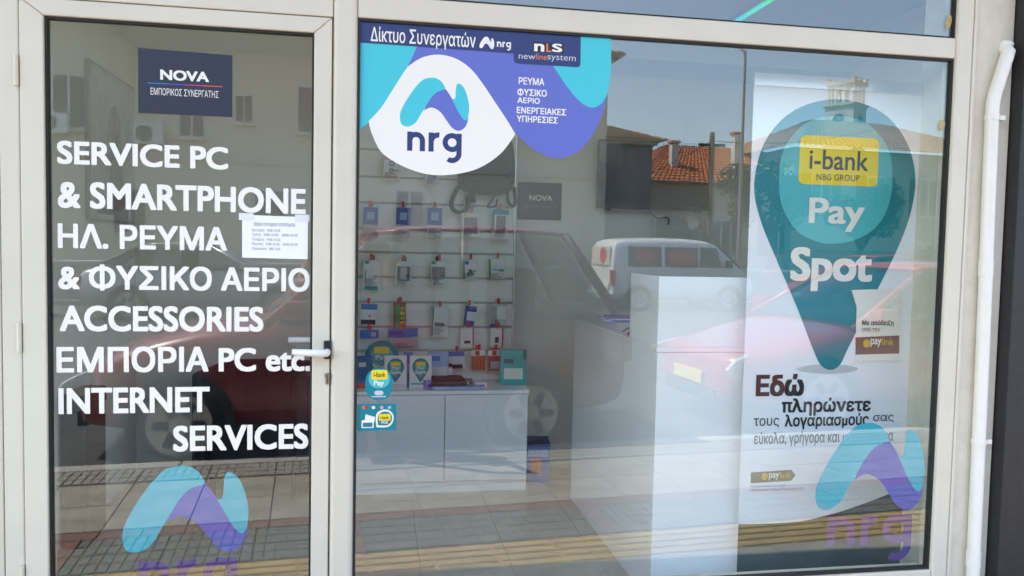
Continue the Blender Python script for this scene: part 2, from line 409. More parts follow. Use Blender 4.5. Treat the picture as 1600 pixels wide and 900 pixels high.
# --- door
door = thing('glass_door', 'white aluminium framed glass door with white lever handle', 'door', (-.605, 0, .04))
frame4(door, -1.060, -.1495, .05, 2.158, .067, .055, .050, .16, -.022, .045, WHITE_ALU)
gasket(door, -.9935, -.204, .209, 2.1085, .0075, -.012, .012)
MB().box(-.987+.605, -.2105+.605, -.003, .003, .216-.04, 2.1015-.04).build('pane', GLASS, door)
hl = MB(); hl.box(-.1675+.605, -.1455+.605, -.030, -.0222, 1.070-.04, 1.130-.04).build('handle_plate', BLACKP, door, bevel=.003)
hp = [(-.157+.605, -.030, 1.094-.04), (-.157+.605, -.058, 1.094-.04), (-.166+.605, -.066, 1.094-.04), (-.20+.605, -.066, 1.095-.04), (-.262+.605, -.062, 1.098-.04)]
h1 = MB().tube(hp, [.012, .0125, .0125, .0115, .010], 14).build('handle', mat('white_lever', (.80, .79, .77), .3), door, smooth=True)
lk = MB().disc_y(-.1555+.605, 1.016-.04, .0085, -.0275, -.0222, 18); lk.box(-.1608+.605, -.1502+.605, -.0270, -.0222, .988-.04, 1.014-.04)
lk.build('lock_cylinder', mat('brass_worn', (.42, .36, .26), .35, .9), door)
MB().box(-.1563+.605, -.1547+.605, -.0285, -.0271, .992-.04, 1.020-.04).build('key_slot', BLACKP, door)
hi = [(-.20+.605, .050, 1.118-.04), (-.20+.605, .085, 1.118-.04), (-.215+.605, .092, 1.118-.04), (-.29+.605, .090, 1.118-.04)]
MB().tube(hi, .010, 12).build('inner_handle', MATS['white_lever'], door, smooth=True)
for zz in (.35, 1.1, 1.9):
    MB().tube([(-1.068+.605, -.024, zz-.045), (-1.068+.605, -.024, zz+.045)], .007, 10).build('hinge', WHITE_ALU, door)
# --- fixed window frame
fr = thing('shop_window', 'large fixed shop window in a white aluminium frame', 'shop window', (1.0, 0, .19))
def fbox(n, x0, x1, y0, y1, z0, z1, m=WHITE_ALU, bevel=.004, **k): return box(n, m, x0-1.0, x1-1.0, y0, y1, z0-.19, z1-.19, fr, bevel=bevel, **k)
fbox('mullion', -.1455, -.0700, -.026, .055, .05, 2.80, bevel=.016, seg=4)
fbox('jamb', 2.0745, 2.1445, -.026, .055, .19, 2.80, bevel=.010)
fbox('head_rail', -.0690, 2.0735, -.020, .055, 2.1655, 2.2385)
fbox('sill_rail', -.0690, 2.0735, -.024, .055, .190, .2575)
fbox('top_rail', -.0690, 2.0735, -.020, .055, 2.735, 2.80)
fbox('door_post', -1.1185, -1.0625, -.018, .055, .05, 2.80, bevel=.005)
fbox('door_head', -1.0620, -.1465, -.020, .055, 2.1610, 2.2440)
fbox('panel', -1.0620, -.1465, -.012, .03, 2.2445, 2.80, bevel=.002)
fbox('threshold', -1.0620, -.1465, -.03, .055, .0, .046, m=ALU, bevel=.003)
fbox('cover_strip', 2.1400, 2.1520, -.0285, -.0265, .19, 2.80, bevel=.0015)
MB().box(-.0690-1, 2.0735-1, -.003, .003, .2580-.19, 2.1650-.19).build('pane', GLASS, fr)
MB().box(-.0690-1, 2.0735-1, -.003, .003, 2.2390-.19, 2.7345-.19).build('pane', GLASS, fr)
gasket(fr, -.0690, 2.0735, .2580, 2.1650, .0075, -.013, .012)
gasket(fr, -.0690, 2.0735, 2.2390, 2.7345, .0060, -.012, .012)
for i, (x, z, ww, hh) in enumerate([(2.045, 1.925, .012, .035), (2.052, 2.300, .012, .045)]):
    q = spline([(x-ww, z-hh*.4), (x-ww*.2, z-hh*.6), (x+ww*.7, z-hh*.3), (x+ww, z+hh*.3), (x+ww*.2, z+hh*.6), (x-ww*.6, z+hh*.4)], 3)
    sheet('tape_residue', mat('old_tape', (.52, .40, .16), .6, var=.3, scale=80), q, -.0042, None, label=['yellowed scrap of tape on the main pane beside the banner', 'yellowed scrap of tape on the upper pane near the corner'][i], cat='tape')
# --- pipe on the right wall
pp = thing('drain_pipe', 'white plastic drain pipe bent out at the top on the right wall', 'pipe', (2.23, -.04, 0))
pth = [(2.285, -.018, 2.235), (2.262, -.040, 2.16), (2.236, -.042, 2.075), (2.222, -.042, 2.02), (2.219, -.042, 1.95), (2.222, -.042, 1.7), (2.232, -.042, 1.0), (2.240, -.042, .0)]
q = spline([(p[0], p[2]) for p in pth], 5, closed=False) + [(2.240, .0)]
MB().tube([(x-2.23, -.002 + (.022 if z > 2.2 else 0), z) for x, z in q], .0235, 16).build('pipe', mat('pvc_white', (.80, .77, .68), .4, var=.05, scale=9), pp, smooth=True)
for zz, xx in ((1.955, 2.219), (.75, 2.234)):
    b = MB(); b.tube([(xx-2.23, -.002, zz-.009), (xx-2.23, -.002, zz+.009)], .0262, 16); b.box(xx-2.23+.024, xx-2.23+.050, -.010, .020, zz-.008, zz+.008)
    b.build('clamp', MATS['pvc_white'], pp)

for zz, xx in ((1.40, 2.2265), (.30, 2.2375)):
    MB().tube([(xx-2.23, -.002, zz-.03), (xx-2.23, -.002, zz+.03)], .0255, 16).build('socket_joint', MATS['pvc_white'], pp, bevel=.001)
# ================================================================ SHOP INTERIOR SHELL
MB().box(-1.6, 3.1, .055, 2.5, -.05, .03).build('floor', FLOOR_IN, kind='structure')
fl = bpy.data.objects['floor']
ft = MB().box(-.199, .199, -.199, .199, 0, .01).mesh('floor_tile', FLOOR_IN)
for i in range(11):
    for j in range(6):
        o = bpy.data.objects.new('floor_tile', ft); link(o, fl); o.location = (-1.38+.4*i+.2-.02, .26+.4*j, .03+random.uniform(-.0005, .0005))
MB().box(-1.6, 3.1, 2.30, 2.45, .03, 2.95).build('wall_back', WALL_IN, kind='structure')
MB().box(-1.55, -1.40, .251, 2.299, .03, 2.95).build('wall_side_left', WALL_IN, kind='structure')
MB().box(-1.60, -1.2051, .2505, .32, .03, 2.95).build('wall_return_left', WALL_IN, kind='structure')
MB().box(2.90, 3.05, .06, 2.299, .03, 2.95).build('wall_side_right', WALL_IN, kind='structure')
MB().box(2.3165, 3.1, .02, .25, .03, 2.95).build('wall_return_right', WALL_IN, kind='structure')
MB().box(-1.6, 3.1, .02, 2.5, 2.801, 2.95).build('ceiling', CEIL, kind='structure')
MB().box(-1.399, 2.899, 1.85, 2.299, 2.56, 2.80).build('ceiling_soffit', CEIL, kind='structure')
# faint coloured light strip under the ceiling, the one that shows through the upper pane
led = thing('led_strip', 'teal and green glowing light strip under the shop ceiling', 'light strip', (0.75, 1.15, 2.80))
def run(x0, x1, y0, y1, n, cols):
    box('channel', ALU, x0-.75-.015, x1-.75+.015, y0-1.15-.015, y1-1.15+.015, -.022, -.001, led)
    for i in range(n):
        if x1-x0 > y1-y0: q = (x0+(x1-x0)*i/n+.004, x0+(x1-x0)*(i+1)/n-.004, y0, y1)
        else: q = (x0, x1, y0+(y1-y0)*i/n+.004, y0+(y1-y0)*(i+1)/n-.004)
        box('diffuser', cols[i % len(cols)], q[0]-.75, q[1]-.75, q[2]-1.15, q[3]-1.15, -.028, -.0225, led)
LEDC = [mat('led_%d' % i, c, .4, emit=(c, .12)) for i, c in enumerate(((.05, .9, .25), (.02, .9, .55), (.0, .75, .8)))]
run(2.02, 2.05, .50, 1.80, 6, LEDC)

# ================================================================ VINYL ON THE GLASS
LOGO = {'left_lobe': [(293, 640), (304, 692), (345, 703), (388, 678), (420, 625), (448, 578, 1), (482, 520), (520, 482), (571, 465, 1), (552, 428), (522, 404), (488, 397), (440, 408), (398, 445), (350, 512), (308, 588)],
        'middle_band': [(448, 578, 1), (482, 520), (520, 482), (571, 465, 1), (600, 505), (638, 578), (668, 628), (695, 650), (711, 632, 1), (706, 664), (688, 698), (652, 716), (612, 698), (576, 652), (540, 606), (500, 583), (470, 583), (440, 600, 1)],
        'right_lobe': [(652, 425), (680, 445), (704, 500), (717, 570), (711, 632, 1), (695, 650), (668, 628), (638, 578), (600, 505, 1), (614, 522), (629, 512), (632, 470), (636, 436)]}
def logo(parent, X0, X1, Z0, Z1, y, cyan, purp, dy=.0005):
    """the ribbon logo fitted into a box on the glass"""
    for k, (n, pts) in enumerate(LOGO.items()):
        q = [(X0+(x-293)/(717-293)*(X1-X0), Z1-(yy-397)/(716-397)*(Z1-Z0)) for x, yy in spline(pts, 5)]
        sheet(n, purp if n == 'middle_band' else cyan, q, y - dy*(1 if n == 'middle_band' else 0), parent)
def plogo(parent, xl, xr, yt, yb, Y, y, cyan, purp):
    a = at(xl, (yt+yb)/2, Y); b = at(xr, (yt+yb)/2, Y); c = at((xl+xr)/2, yt, Y); d = at((xl+xr)/2, yb, Y)
    logo(parent, a.x, b.x, d.z, c.z, y, cyan, purp)
OUT = -.0042; IN = .0046
# door lettering (white, outside face)
lines = [('SERVICE PC', 90, 357, 225, 261), ('& SMARTPHONE', 91, 478, 289, 330), ('ΗΛ. ΡΕΥΜΑ', 91, 355, 352, 390), ('& ΦΥΣΙΚΟ ΑΕΡΙΟ', 92, 484, 415, 455),
         ('ACCESSORIES', 94, 412, 478, 518), ('ΕΜΠΟΡΙΑ PC etc.', 89, 486, 541, 581), ('INTERNET', 92, 328, 605, 645), ('SERVICES', 271, 482, 663, 703)]
for i, (s, a, b, t, d) in enumerate(lines):
    ptext('vinyl_lettering', s, a, b, t, d, 0, WHITE, None, yplane=OUT, bold=.030, label='%s line of white lettering on the glass door, reading %s' % (('first', 'second', 'third', 'fourth', 'fifth', 'sixth', 'seventh', 'last')[i], s), cat='lettering')
# NOVA sign on the door
nv = thing('window_sticker', 'dark navy NOVA sticker near the top of the glass door', 'sticker', (-.594, OUT, 1.833))
sheet('backing', NOVAM, [(-.732, 1.834), (-.455, 1.834), (-.455, 2.026), (-.732, 2.032)], OUT, nv)
ptext('lettering', 'NOVA', 251, 327, 111, 127, 0, WHITE, nv, yplane=OUT-.0006, bold=.035)
ptext('lettering', 'ΕΜΠΟΡΙΚΟΣ ΣΥΝΕΡΓΑΤΗΣ', 236, 342, 140, 151, 0, WHITE, nv, yplane=OUT-.0006, bold=.0)
xs = [231, 262, 290, 318, 348]; cols = [ink('line_blue', (30, 130, 200)), ink('line_violet', (90, 70, 190)), ink('line_magenta', (200, 50, 130)), ink('line_coral', (235, 90, 80))]
for i in range(4):
    a = at(xs[i], 130+i*1.5, 0); c = at(xs[i+1], 131.5+i*1.5, 0)
    sheet('line', cols[i], [(a.x, a.z-.0012), (c.x, c.z-.0012), (c.x, c.z+.0012), (a.x, a.z+.0012)], OUT-.0006, nv)
# opening-hours notice (paper, inside)
pn = thing('paper_notice', 'white paper notice with opening hours taped to the glass door', 'notice', (-.32, OUT, 1.39))
sheet('sheet', mat('paper', (.86, .86, .86), .8), [(-.424, 1.393), (-.2215, 1.391), (-.2215, 1.526), (-.424, 1.529)], OUT, pn)
ptext('lettering', 'Ωράριο λειτουργίας καταστήματος', 397, 462, 347, 355, 0, GREY, pn, yplane=OUT-.0006, bold=.0)
for i, s in enumerate(['Δευτέρα   9:00-14:30', 'Τρίτη   9:00-14:30   18:00-20:30', 'Τετάρτη   9:00-14:30', 'Πέμπτη   9:00-14:30   18:00-20:30', 'Παρασκευή   9:00-14:30']):
    ptext('lettering', s, 394, 465 if i % 2 else 438, 357.5+7.2*i, 363+7.2*i, 0, GREY, pn, yplane=OUT-.0006, bold=.0)
for dx in (-.424, -.2515):
    sheet('tape', mat('clear_tape', (.75, .76, .76), .25), [(dx-.01, 1.512), (dx+.035, 1.512), (dx+.035, 1.534), (dx-.01, 1.534)], OUT-.0009, pn)
# door logo (inside face)
dl = thing('logo_sticker', 'cyan and purple ribbon logo with nrg lettering low on the glass door', 'sticker', (-.6, IN, .2))
plogo(dl, 190, 388, 728, 866, 0, IN, CYAN_IN, PURP_IN)
wordmark(215, 370, 874, 948, IN, PURPTXT, dl)
# window logo bottom right (inside face)
wl = thing('logo_sticker', 'cyan and purple ribbon logo with nrg lettering at the lower right of the shop window', 'sticker', (1.8, IN, .2))
plogo(wl, 1277, 1447, 661, 800, 0, IN, CYAN_IN, PURP_IN)
wordmark(1293, 1425, 805, 879, IN, PURPTXT, wl)
# big decal, top left of the window (outside face); c8 = coordinates measured on the enlarged crop
def c8(pts): return [((550+p[0]/3.902, 20+p[1]/3.902) + tuple(p[2:])) for p in pts]
bd = thing('window_decal', 'large purple, cyan and white nrg decal at the top left of the shop window', 'decal', (.4, OUT, 1.7))
bx = at(561.5, 40, 0).x
white_top = [(330, 345), (370, 308), (430, 274), (500, 258), (570, 262), (650, 290), (730, 350), (800, 440), (880, 560), (940, 650)]
pshape('purple_wave', PURP, c8([(395, 205, 1), (985, 240, 1), (985, 300, 1), (1230, 300, 1), (1270, 395), (1330, 480), (1390, 545), (1440, 575), (1480, 575), (1520, 550), (1552, 500, 1), (1540, 565), (1500, 680), (1440, 780), (1370, 850), (1290, 885), (1230, 885), (1150, 860), (1080, 815), (995, 735, 1)] + [(x, y+12) for x, y in reversed(white_top)]), 0, bd, OUT)
pshape('cyan_wave', CYAN, c8([(46, 180, 1), (398, 205, 1), (330, 345), (250, 470), (180, 580), (105, 665), (46, 720, 1)]), 0, bd, OUT-.0002)
pshape('cyan_wave', CYAN, c8([(1385, 142, 1), (1575, 157, 1), (1577, 330), (1567, 420), (1552, 500), (1520, 552), (1480, 577), (1440, 575), (1390, 545), (1330, 480), (1270, 395), (1225, 325, 1)]), 0, bd, OUT-.0004)
pshape('white_drop', WHITE, [p for p in c8(white_top)] + [(805, 210, 1), (780, 242), (740, 266), (688, 274), (644, 266), (600, 242), (582, 212), (576, 190, 1), (596, 168), (614, 140)], 0, bd, OUT-.0006)
pshape('header_band', NAVY, c8([(46, 43), (1393, 146), (1390, 318), (1384, 330), (1370, 334), (1010, 311), (990, 303), (985, 285), (985, 250), (46, 184)]), 0, bd, OUT-.0008, smooth=0)
ptext('lettering', 'Δίκτυο Συνεργατών', 579, 743, 47, 76, 0, WHITE, bd, yplane=OUT-.0012, bold=.01)
plogo(bd, 749, 772, 58, 77, 0, OUT-.0012, WHITE, ink('logo_white', (225, 228, 238)))
wordmark(776, 798, 66, 79, OUT-.0012, WHITE, bd)
a = at(832, 66, 0); c = at(880, 84, 0)
sheet('badge', INK, rrect(a.x, c.x, c.z, a.z, .003), OUT-.0011, bd)
ptext('lettering', 'n', 834, 850, 69, 81, 0, WHITE, bd, yplane=OUT-.0016, bold=.03)
ptext('lettering', 'L', 853, 861, 69, 82, 0, ORANGE, bd, yplane=OUT-.0016, bold=.03)
ptext('lettering', 'S', 862, 878, 69, 82, 0, WHITE, bd, yplane=OUT-.0016, bold=.03)
ptext('lettering', 'new', 810, 836, 86.5, 93, 0, LGREY, bd, yplane=OUT-.0016, bold=.0)
ptext('lettering', 'line', 837, 854, 84.5, 94, 0, ORANGE, bd, yplane=OUT-.0016, bold=.0)
ptext('lettering', 'system', 855, 899, 87, 98, 0, LGREY, bd, yplane=OUT-.0016, bold=.0)
for s, l_, r_, t, d in (('ΡΕΥΜΑ', 810, 850, 122, 133), ('ΦΥΣΙΚΟ', 808, 854, 139.5, 151), ('ΑΕΡΙΟ', 808, 843, 153, 162), ('ΕΝΕΡΓΕΙΑΚΕΣ', 807, 884, 169, 179), ('ΥΠΗΡΕΣΙΕΣ', 807, 871, 182, 192)):
    ptext('lettering', s, l_, r_, t, d, 0, WHITE, bd, yplane=OUT-.0006, bold=.025)
plogo(bd, 625, 733, 122, 203, 0, OUT-.0010, CYAN, PURP)
wordmark(636, 721, 207, 254, OUT-.0010, NAVY, bd)
# small payment stickers by the mullion (outside face)
def pin(parent, cx, cy, w_, h_, Y, y, m, name='pin', tip=True):
    pts = [(cx, cy-h_*.43), (cx-w_*.33, cy-h_*.37), (cx-w_*.5, cy-h_*.12), (cx-w_*.42, cy+h_*.12), (cx-w_*.16, cy+h_*.44), (cx, cy+h_*.57), (cx+w_*.16, cy+h_*.44), (cx+w_*.42, cy+h_*.12), (cx+w_*.5, cy-h_*.12), (cx+w_*.33, cy-h_*.37)]
    return pshape(name, m, pts, Y, parent, y, 3)
def pill(parent, name, m, xl, xr, yt, yb, Y, y, r):
    a = at(xl, yt, Y); c = at(xr, yb, Y)
    return sheet(name, m, rrect(a.x, c.x, c.z, a.z, min(r, (c.x-a.x)/2.01, (a.z-c.z)/2.01)), y, parent)
ps = thing('window_sticker', 'rounded teal i-bank Pay sticker on the window beside the mullion', 'sticker', (.0, OUT, 1.0))
pill(ps, 'backing', TEAL, 571, 613, 575, 625, 0, OUT, .042)
pill(ps, 'shape', TEAL2, 576, 609, 577, 606, 0, OUT-.0005, .030)
pill(ps, 'panel', YELL, 580.5, 605, 578, 592.5, 0, OUT-.0010, .004)
ptext('lettering', 'i-bank', 584, 602, 581, 589, 0, DARKTXT, ps, yplane=OUT-.0015, bold=.01)
ptext('lettering', 'Pay', 584, 600, 594, 604, 0, WHITE, ps, yplane=OUT-.0015, bold=.03)
pill(ps, 'emblem', LGREY, 585, 599, 610, 617, 0, OUT-.0006, .008)
pill(ps, 'line', LGREY, 580, 603, 618.6, 620, 0, OUT-.0006, .001)
cs = thing('window_sticker', 'teal card payment sticker with POS logo below the i-bank Pay sticker', 'sticker', (.0, OUT, .9))
pill(cs, 'backing', TEAL, 558.5, 619, 631, 672, 0, OUT, .006)
pts = [(588, 664, 1), (587, 654), (589, 645), (597, 640), (606, 640), (613, 645), (615, 653), (612, 662), (604, 667), (588, 667, 1)]
pshape('ring', WHITE, pts, 0, cs, OUT-.0005)
pts2 = [(590.5, 662, 1), (590, 654), (592, 647), (598, 643), (606, 643), (611, 647), (612.5, 654), (610, 660), (604, 664), (590.5, 664, 1)]
pshape('ring_fill', TEAL, pts2, 0, cs, OUT-.0009)
pill(cs, 'panel', YELL, 592, 610, 646.5, 656.5, 0, OUT-.0013, .003)
ptext('lettering', 'i-bank', 594.5, 607.5, 649, 654.5, 0, DARKTXT, cs, yplane=OUT-.0018, bold=.01)
ptext('lettering', 'POS', 596, 606, 657.5, 661.5, 0, WHITE, cs, yplane=OUT-.0014, bold=.02)
pshape('card', WHITE, [(571, 647), (586, 651), (585, 659), (570, 656)], 0, cs, OUT-.0005, 0)
pill(cs, 'terminal', WHITE, 565, 584, 656, 668, 0, OUT-.0009, .003)
pill(cs, 'terminal_screen', TEAL, 567, 582, 660, 666.5, 0, OUT-.0013, .002)
for i, (a, m) in enumerate(((566, ORANGE), (570, RED), (581, WHITE), (594, PINK), (606, PALEBLUE))):
    pill(cs, 'card_mark', m, a, a+5, 634, 638.5, 0, OUT-.0005-.0002*(i == 1), .003)

# ================================================================ ROLL-UP BANNER
BY = .25
bn = thing('roll_up_banner', 'tall white roll-up banner with teal pin reading i-bank Pay Spot', 'banner', (1.80, BY, .04))
BX0, BX1 = 1.425, 2.160
b = MB(); nx = 24
def wav(t): return .010*math.sin(t*5.2+.6)*t + (.02*max(0, t-.9)*10*.3)
for side in (0, 1):
    for i in range(nx+1):
        for z in (.14, 2.10): b.v.append((BX0+(BX1-BX0)*i/nx-1.80, side*.0008, z-.04))
for side in (0, 1):
    o_ = side*2*(nx+1)
    for i in range(nx):
        f = [o_+2*i, o_+2*i+2, o_+2*i+3, o_+2*i+1]; b.f.append(f if side == 0 else f[::-1]); b.mi.append(0)
b.build('sheet', mat('banner_film', (.88, .88, .89), .5), bn)
MB().box(BX0-1.80-.006, BX1-1.80+.012, -.012, .014, 2.085-.04, 2.135-.04).build('top_bar', ALU, bn, bevel=.004)
MB().box(BX0-1.80-.02, BX1-1.80+.02, -.10, .10, 0, .085).build('base', ALU, bn, bevel=.02)
MB().tube([(0, .03, .06), (0, .02, 2.06)], .008, 10).build('pole', ALU, bn)
def bs(name, m, pts, k=1, sm=5): return pshape(name, m, pts, BY, bn, BY-.0010*k, sm)
bs('pin', TEAL, [(1305, 155), (1240, 173), (1196, 220), (1178.5, 285), (1187, 340), (1215, 410), (1245, 480), (1270, 545), (1282, 570), (1297, 578), (1312, 570), (1326, 542), (1362, 470), (1406, 380), (1426, 318), (1429, 265), (1411, 212), (1370, 171)])
bs('pin_centre', TEAL2, [(1306, 181), (1258, 193), (1226, 230), (1217, 275), (1221, 320), (1244, 360), (1275, 377), (1300, 381), (1335, 375), (1368, 355), (1388, 320), (1394, 275), (1386, 230), (1354, 193)], 2)
pill(bn, 'panel', YELL, 1250, 1370, 211, 292, BY, BY-.0030, .024)
ptext('lettering', 'i-bank', 1264, 1356, 235, 266, BY, DARKTXT, bn, yplane=BY-.0040, bold=.012)
ptext('lettering', 'NBG GROUP', 1275, 1342, 272.5, 282.5, BY, DARKTXT, bn, yplane=BY-.0040, bold=-.004)
ptext('lettering', 'Pay', 1263, 1350, 310, 362, BY, WHITE, bn, yplane=BY-.0040, bold=.022)
ptext('lettering', 'Spot', 1234, 1362, 387, 455, BY, WHITE, bn, yplane=BY-.0040, bold=.035)
bs('pin_shadow', LGREY, [(1243, 577), (1262, 571), (1295, 569), (1325, 571), (1341, 576), (1325, 582), (1295, 584), (1262, 582)], .5)
zz = [(1404, 566)] + [(1404-3.5*i, 562 if i % 2 else 567) for i in range(1, 20)] + [(1335, 566)]
bs('receipt', WHITE, [(1330, 453), (1407, 451)] + zz + [(1338, 480)], 3, 0)
bs('receipt_foot', BROWN, [(1336, 527), (1404, 524), (1404, 552), (1336, 554)], 4, 0)
ptext('lettering', 'Με απόδειξη', 1346, 1395, 500, 510, BY, INK, bn, yplane=BY-.0050, bold=.015)
ptext('lettering', 'από την', 1346, 1374, 510.5, 520, BY, BROWN, bn, yplane=BY-.0050, bold=0)
pill(bn, 'emblem', GOLD, 1348, 1358, 530, 543, BY, BY-.0050, .02)
ptext('lettering', 'pay', 1359, 1376, 529, 542, BY, WHITE, bn, yplane=BY-.0050, bold=.02)
ptext('lettering', 'link', 1377, 1395, 528, 539, BY, GOLD, bn, yplane=BY-.0050, bold=.01)
ptext('lettering', 'Εδώ', 1181, 1256, 584, 619, BY, INK, bn, yplane=BY-.002, bold=.045)
ptext('lettering', 'πληρώνετε', 1221, 1360, 621, 649, BY, INK, bn, yplane=BY-.002, bold=.03)
ptext('lettering', 'τους', 1177, 1217, 653, 668, BY, INK, bn, yplane=BY-.002, bold=.0)
ptext('lettering', 'λογαριασμούς', 1226, 1357, 646, 670, BY, INK, bn, yplane=BY-.002, bold=.025)
ptext('lettering', 'σας', 1364, 1396, 648, 660, BY, INK, bn, yplane=BY-.002, bold=.0)
ptext('lettering', 'εύκολα, γρήγορα και με ασφάλεια', 1178, 1395, 673, 696, BY, GREY, bn, yplane=BY-.002, bold=.012)
bs('tag', ink('olive_grey', (120, 116, 100)), [(1173, 738), (1236, 734), (1243, 742), (1236, 751), (1173, 755)], 1, 0)
pill(bn, 'emblem', GOLD, 1190, 1199, 739, 750, BY, BY-.002, .02)
ptext('lettering', 'pay', 1201, 1217, 739, 750, BY, WHITE, bn, yplane=BY-.002, bold=.02)
ptext('lettering', 'link', 1218, 1235, 737, 747, BY, GOLD, bn, yplane=BY-.002, bold=.01)
ptext('lettering', 'Καταχωρούνται της Paylink', 1173, 1228, 757, 761, BY, GREY, bn, yplane=BY-.002, bold=0)
ptext('lettering', 'Ηλεκτρονικό Ίδρυμα Πληρωμών Α.Ε.', 1173, 1255, 762, 767, BY, GREY, bn, yplane=BY-.002, bold=0)
sw = [(1150, 819), (1200, 818), (1253, 814), (1300, 803), (1335, 792), (1368, 780), (1400, 766), (1424, 752)]
q = spline(sw, 5, closed=False) + [sw[-1]]
q = [(at(x, y, BY).x, at(x, y, BY).z) for x, y in q]
q = [(max(BX0+.0005, min(BX1-.0005, x)), z) for x, z in q]
sheet('swoosh', DGREEN, [(BX0+.0005, .142), (BX1-.0005, .142), (BX1-.0005, q[-1][1]+.01)] + [p for p in reversed(q)], BY-.0008, bn)

# ================================================================ SHOP FURNITURE AND GOODS
# --- counter
ct = thing('shop_counter', 'tall white counter standing end-on behind the banner', 'counter', (1.40, .95, .04))
def cb(n, x0, x1, y0, y1, z0, z1, m=LAMINATE, bevel=.0015): return box(n, m, x0-1.40, x1-1.40, y0-.95, y1-.95, z0-.04, z1-.04, ct, bevel=bevel)
cb('side_panel', 1.085, 1.103, .320, 1.60, .04, 1.043)
cb('front_panel', 1.085, 1.80, .300, .3185, .04, 1.043)
cb('side_panel', 1.782, 1.80, .320, 1.60, .04, 1.043)
cb('counter_top', 1.080, 1.805, .296, 1.61, 1.0445, 1.064)
cb('back_panel', 1.104, 1.781, 1.58, 1.598, .04, 1.043)
# --- raised box at the counter end
rs = thing('counter_riser', 'white open box raised on the near end of the counter', 'counter box', (1.40, .45, 1.0645))
def rb(n, x0, x1, y0, y1, z0, z1): return box(n, LAMINATE, x0-1.40, x1-1.40, y0-.45, y1-.45, z0-1.0645, z1-1.0645, rs, bevel=.0015)
rb('front_panel', 1.083, 1.800, .298, .315, 1.0645, 1.342)
rb('side_panel', 1.083, 1.100, .3155, .640, 1.0645, 1.342)
rb('side_panel', 1.783, 1.800, .3155, .640, 1.0645, 1.342)
rb('shelf', 1.1005, 1.7825, .3155, .640, 1.18, 1.197)
# --- things on the counter
fo = thing('paper_stack', 'untidy stack of papers and lilac folders on the counter', 'papers', (1.33, 1.33, 1.0645))
for i in range(6):
    a = random.uniform(-.22, .22)
    o = box('folder' if i % 2 else 'paper', [MATS['paper'], LILAC][i % 2], -.15, .15, -.105, .105, 0, .004, fo)
    o.location = (random.uniform(-.012, .012), random.uniform(-.012, .012), .0046*i); o.rotation_euler = (0, random.uniform(-.008, .008), a)
cu = thing('paper_cup', 'white paper cup with a dark straw on the counter', 'cup', (1.22, .80, 1.0645))
MB().tube([(0, 0, .001), (0, 0, .105)], [.030, .041], 24).build('cup', mat('cup_paper', (.78, .78, .80), .6), cu, smooth=False)
MB().tube([(0, 0, .105), (0, 0, .112), (0, 0, .113)], [.043, .042, .036], 24).build('lid', mat('cup_lid', (.72, .73, .75), .35), cu)
MB().tube([(.005, 0, .10), (-.010, -.01, .20)], .0032, 8).build('straw', BLACKP, cu)
cr = thing('card_reader', 'small black card reader with its cable on the counter', 'card reader', (1.19, .70, 1.0645))
b = MB(); b.prism_y([(-.05, 0), (.05, 0), (.05, .055), (.0, .072), (-.05, .03)], -.045, .045); b.build('body', BLACKP, cr, bevel=.006)
MB().tube([(-.045, .0, .012), (-.075, .01, .025), (-.095, -.01, .012), (-.10, -.03, .006)], .004, 8).build('cable', BLACKP, cr, smooth=True)
MB().tube([(-.045, .02, .02), (-.08, .03, .03), (-.11, .03, .014)], .004, 8).build('cable', BLACKP, cr, smooth=True)
for i in range(3):
    for j in range(3): box('key', LGREY, -.038+.016*i, -.027+.016*i, -.047, -.0452, .010+.012*j, .018+.012*j, cr)

# --- slatwall with hooks
YS = 2.140
sw_ = thing('slat_wall', 'white slatted display wall with hooks and red price clips', 'display wall', (.36, YS, .62))
zs = [at(690, y, YS).z for y in (612, 548, 511, 473, 434, 396, 360, 320, 280, 238, 196, 160)]
for i in range(len(zs)-1):
    box('slat', SLATM, -.26-.36, .825-.36, 0, .028, zs[i]+.006-.62, zs[i+1]-.006-.62, sw_, bevel=.003)
box('backing', mat('slat_groove', (.60, .58, .53), .6), -.26-.36, .825-.36, .020, .045, zs[0]-.62, zs[-1]-.62, sw_)
box('edge_trim', ALU, .8255-.36, .832-.36, -.004, .045, zs[0]-.62, zs[-1]-.62, sw_)
hk = MB().tube([(0, .02, 0), (0, -.07, .004), (0, -.085, .016)], .0028, 8)
hk_me = hk.mesh('hook', STEEL)
tag_me = MB().box(-.008, .008, -.090, -.086, -.016, .016).mesh('price_clip', RED)
def hook(x, z):
    o = bpy.data.objects.new('hook', hk_me); link(o, sw_); o.location = (x-.36, 0, z-.62)
    t = bpy.data.objects.new('price_clip', tag_me); link(t, o)
YP = YS-.072
